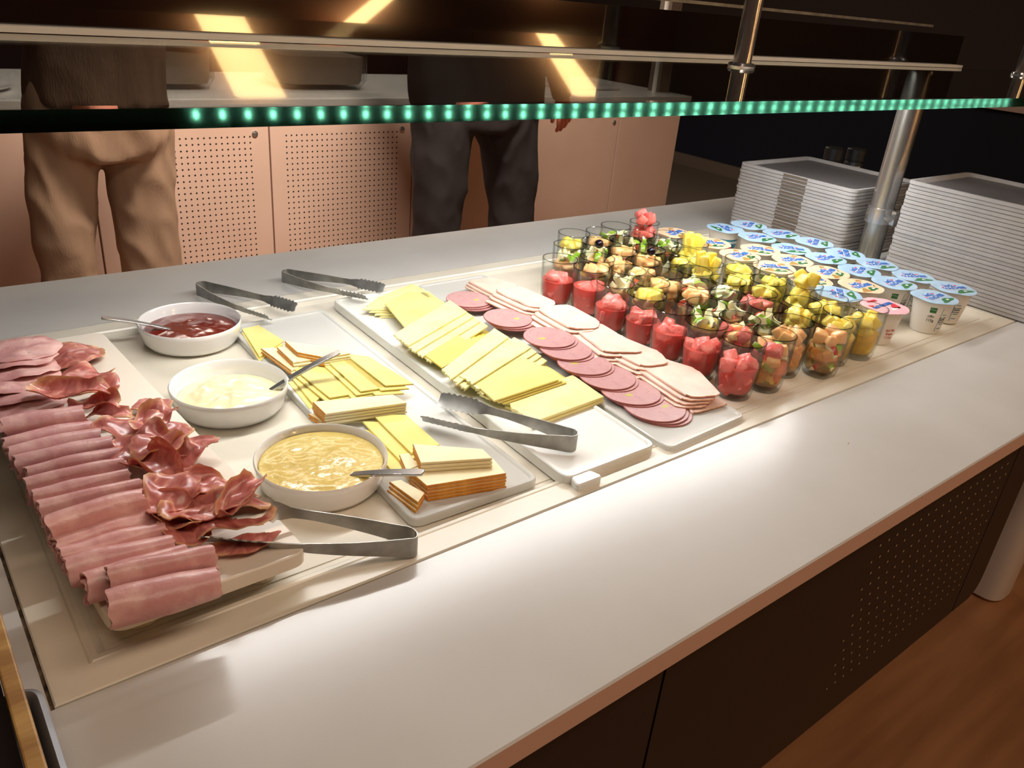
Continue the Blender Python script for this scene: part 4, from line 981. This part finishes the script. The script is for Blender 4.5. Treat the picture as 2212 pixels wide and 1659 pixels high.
def yogurt(kind):
    t = thing('yogurt_pot', (0, 0, 0), 'x', 'yogurt', 'yogurt pots by the trays')
    def O(name, mb, m, p=t, s=40): return obj(name, mb, m, p, smooth=s)
    O('cup', MB().lathe([(.0195,.0),(.0212,.0006),(.0218,.003),(.0296,.0525),(.0322,.0530),(.0322,.0548),(.0296,.0550)], (0,0,0), 40), M['cup'])
    lm = {'b':M['lid_b'],'p':M['lid_p'],'r':M['lid_r']}[kind]; rs = []
    for f, z in [(.9, .0549), (1, .0549), (1, .0553), (.9, .0556), (.5, .0557), (.1, .0557)]:
        rs.append([(.0352*f*(1+(.05 if abs(j-6) < 2 and f > .85 else 0))*math.cos(2*PI*j/44), .0352*f*(1+(.10 if abs(j-6) < 2 and f > .85 else 0))*math.sin(2*PI*j/44), z + (.0006*math.sin(5*2*PI*j/44) if f > .95 else 0)) for j in range(44)])
    lid = O('lid', MB().rings(rs), lm); Z = .0557
    if kind != 'r':
        text_mesh('les2', .013, M['pblue'], lid, (-.004, .0085, Z+.0005), 0, bold=.0009); text_mesh('VACHES', .0125, M['pblue'], lid, (0, -.003, Z+.0005), .05, bold=.0009)
        text_mesh('les2', .013, M['pwhite'], lid, (-.004, .0085, Z+.0003), 0, bold=.0018); text_mesh('VACHES', .0125, M['pwhite'], lid, (0, -.003, Z+.0003), .05, bold=.0018)
        blob(M['ppink'], lid, .011, .009, .003, .0022, Z, 'print', 1); blob(M['ppink'], lid, -.018, .004, .002, .0022, Z, 'print', 2)
        blob(M['pgreen'], lid, .004, -.019, .017 if kind == 'b' else .010, .0062, Z, 'print', 3, .1)
        blob(M['pwhite'], lid, .006, -.018, .003, .002, Z+.0002, 'print', 3, .1)
        if kind == 'p': blob(M['pfruit'], lid, -.014, -.018, .009, .0065, Z, 'print', 5, .3); blob(M['pblack'], lid, .021, -.010, .0045, .0008, Z, 'print', 2, .8); blob(M['pfruit'], lid, .018, .017, .006, .004, Z, 'print', 4)
    else:
        text_mesh('les2 VACHES', .009, M['pblue'], lid, (-.002, .002, Z+.0005), -.2, bold=.0007); text_mesh('FRAISE', .007, M['pred'], lid, (.004, .020, Z+.0005), -.3, bold=.0005)
        blob(M['pred'], lid, .012, -.012, .011, .0065, Z, 'print', 1, .5); blob(M['pred'], lid, -.020, .012, .0045, .004, Z, 'print', 2)
        blob(M['pwhite'], lid, .002, -.016, .012, .003, Z, 'print', 2, -.2)
    if kind == 'b' or kind == 'p':
        band = patch(M['cupband'], t, -.75, .75, .012, .040, 'label_band')
        text_mesh('LES 2 VACHES', .0062, M['pwhite'], band, (0, 0, .034), 0, bend=lambda z: cup_r(z)+.0002, bold=.0003)
        text_mesh('BIO', .010, M['pred'], band, (0, 0, .022), 0, bend=lambda z: cup_r(z)+.0002, bold=.0006)
        g_ = patch(M['pgreen'], t, -2.75, -2.40, .037, .046, 'organic_leaf_mark')
        text_mesh('* * *', .004, M['pwhite'], g_, (0, 0, .0415), -2.57, bend=cup_r)
        text_mesh('115g', .006, M['pblack'], t, (0, 0, .024), -2.6, bend=cup_r); text_mesh('o8o', .006, M['pblack'], t, (0, 0, .031), -2.6, bend=cup_r)
        for q in range(4): patch(M['cupband'], t, -1.95, -1.93+.30, .010+q*.008, .0112+q*.008, 'fine_print')
        patch(M['cupband'], t, -2.06, -2.03, .006, .046, 'fine_print')
        text_mesh('lait entier\nfrais bio\nferment', .0036, M['pblack'], t, (0, 0, .026), -1.8, bend=cup_r)
    else:
        patch(M['pred'], t, -1.2, -.85, .020, .032, 'label_band'); patch(M['pred'], t, -.9, -.5, .038, .046, 'label_band')
        text_mesh('lait bio\nfraise\n115 g', .006, M['pred'], t, (0, 0, .020), -2.1, bend=cup_r)
    return t
protos = {k: yogurt(k) for k in 'bpr'}; used = set()
for i, (x, y, k) in enumerate(YP):
    col = 0 if x > 1.31 else 1 if x > 1.24 else 2 if x > 1.18 else 3
    cn = ['file next to the trays', 'second file from the trays', 'third file from the trays', 'file beside the fruit glasses'][col]
    xs_ = [yy for xx, yy, _ in YP if (0 if xx > 1.31 else 1 if xx > 1.24 else 2 if xx > 1.18 else 3) == col]
    rk = 1 + sum(1 for v_ in xs_ if v_ < y)
    lb = 'yogurt pot with %s lid, %s from front, %s' % ({'b':'blue','p':'peach','r':'pink'}[k], ORD[rk], cn)
    loc = (x, y, BZ + (.0012 if (col+rk) % 2 else 0)); rz = random.uniform(-.9, .6) if i not in (12, 13, 14, 1, 11) else {12:-.35, 13:0.0, 14:.2, 1:-2.0, 11:.1}[i]
    if k not in used: used.add(k); o = protos[k]; o.location = loc; o.rotation_euler = (0, 0, rz); o['label'] = lb
    else: dup(protos[k], loc, rz, lb)

# ------------------------------------------------------------------ tray stacks
def tray_proto(lx, ly, notch=False):
    def ring(i, z, r=.016): return [(x, y, z) for x, y in rounded([(-lx/2+i,-ly/2+i),(lx/2-i,-ly/2+i),(lx/2-i,ly/2-i),(-lx/2+i,ly/2-i)], max(.004, r-i*.3), 4)]
    t = thing('meal_tray', (0, 0, 0), 'x', 'tray', 'stacked meal trays')
    mb = MB().rings([ring(.012,.0), ring(.003,.0004), ring(.0012,.0022), ring(0,.0026), ring(0,.0079), ring(.0015,.0082), ring(.006,.0082), ring(.014,.0022)])
    obj('tray_body', mb, M['tray'], t, smooth=30)
    mb = MB().rings([ring(.0145,.0020), ring(.0145,.0026)]); obj('surface', mb, M['traytop'], t)
    if notch: obj('handle_recess', MB().box(-lx/2-.0006, -lx/2+.005, -.032, .024, .0034, .0070), M['bbase'], t)
    return t
def stack(cx, cy, lx, ly, n, pitch, z0, rz, which, notch=None):
    for k in range(n):
        nm = 'grey meal tray, %s of the %s' % ('uppermost' if k == n-1 else 'lowest' if k == 0 else ORD[n-k] + ' from the top', which)
        loc = (cx + random.uniform(-.0012, .0012), cy + random.uniform(-.0012, .0012), z0 + k*pitch)
        if k == 0:
            t = tray_proto(lx, ly, notch); t.location = loc; t.rotation_euler = (0, 0, rz); t['label'] = nm; pr = t
        else: dup(pr, loc, rz, nm)
stack(1.572, .475, .256, .270, 21, .0067, .0004, 0, 'far tray stack', True)
stack(1.564, .094, .240, .312, 27, .0067, .0004, 0, 'tall near tray stack', False)
# small black jars behind the far stack
for i, (x, y) in enumerate([(1.79, .60), (1.845, .575)]):
    t = thing('black_jar', (x, y, 0), 'small black jar with a pale label behind the far tray stack, %s one' % ('left', 'right')[i], 'jar', 'black jars behind the trays')
    obj('jar', MB().lathe([(.020,0),(.023,.003),(.023,.125),(.019,.132),(.022,.133),(.022,.158),(.020,.16)], (x,y,0), 28), M['pblack'], t, smooth=40)
    m_ = MB(); rs = []
    for k in range(7):
        a_ = PI + .75 + (k-3)*.16; rs.append([(x+.0233*math.cos(a_), y+.0233*math.sin(a_), z_) for z_ in (.098, .122)] + [(x+.022*math.cos(a_), y+.022*math.sin(a_), z_) for z_ in (.122, .098)])
    m_.rings(rs); obj('jar_label', m_, M['cup'], t)

# ------------------------------------------------------------------ left foreground: crate and metal tray
t = thing('metal_tray', (-.10, -.12, 0), 'grey metal tray with a rounded corner under the wooden crate, bottom left', 'tray')
m_ = MB(); P = rounded([(-.22,-.30),(-.002,-.30),(-.002,.006),(-.22,.006)], .014, 8)
m_.rings([[(x, y, z) for x, y in Q] for Q, z in [(inset(P,.006), .001), (inset(P,.001), .012), (P, .020), (inset(P,.003), .0212), (inset(P,.006), .018), (inset(P,.010), .004)]])
obj('tray_pan', m_, M['greymetal'], t, smooth=35)
t = thing('wooden_crate', (-.12, -.12, .004), 'pale wooden crate edge at the bottom left corner of the counter', 'crate')
for (x0, x1, y0, y1) in [(-.0205,-.0115,-.30,.10), (-.21,-.201,-.30,.10), (-.201,-.0205,.091,.10), (-.201,-.0205,-.30,-.291)]:
    obj('side_board', MB().box(x0, x1, y0, y1, .0215, .062), M['wood'], t, bevel=.0012)
obj('crate_base', MB().box(-.2005, -.021, -.2905, .0905, .0215, .0260), M['seam'], t)
# crumbs
for i, (px, py, s_) in enumerate([(1286,1018,.0022),(690,700,.0018),(953,602,.0012),(1328,935,.0014),(1832,958,.0006),(1450,955,.0022)]):
    c = at(px, py, 0); m_ = MB().lathe([(.0002,0),(s_,s_*.2),(s_*1.1,s_*.8),(s_*.4,s_*1.3)], (c.x,c.y,.0003 if i in (0,4,5) else -.0045), 7)
    tag(obj('crumb', m_, M['crust']), ['pale cheese crumb on the front rim of the well','crumb on the board behind the yellow cheese','tiny crumb at the back rim of the well','tiny crumb beside the sausage slices','small speck on the white worktop','brown crumb by the corner of the sausage board'][i], 'crumb')
# warm luminous panels behind the photographer
wall_lamp([(1.66,.50),(1.92,.50),(2.20,1.02),(1.90,1.02)], 'warm luminous panel on the wall behind the photographer, first one')
wall_lamp([(2.45,.02),(2.57,.02),(3.0,.34),(2.90,.34)], 'warm luminous strip on the wall behind the photographer, slanting one')
wall_lamp([(4.2,.50),(4.32,.50),(4.98,1.02),(4.72,1.02)], 'warm luminous strip on the wall behind the photographer, third one')
wall_lamp([(7.0-.9,.02),(6.2,.02),(6.5,.12),(6.4,.12)], 'short warm luminous strip on the wall behind the photographer, far right')
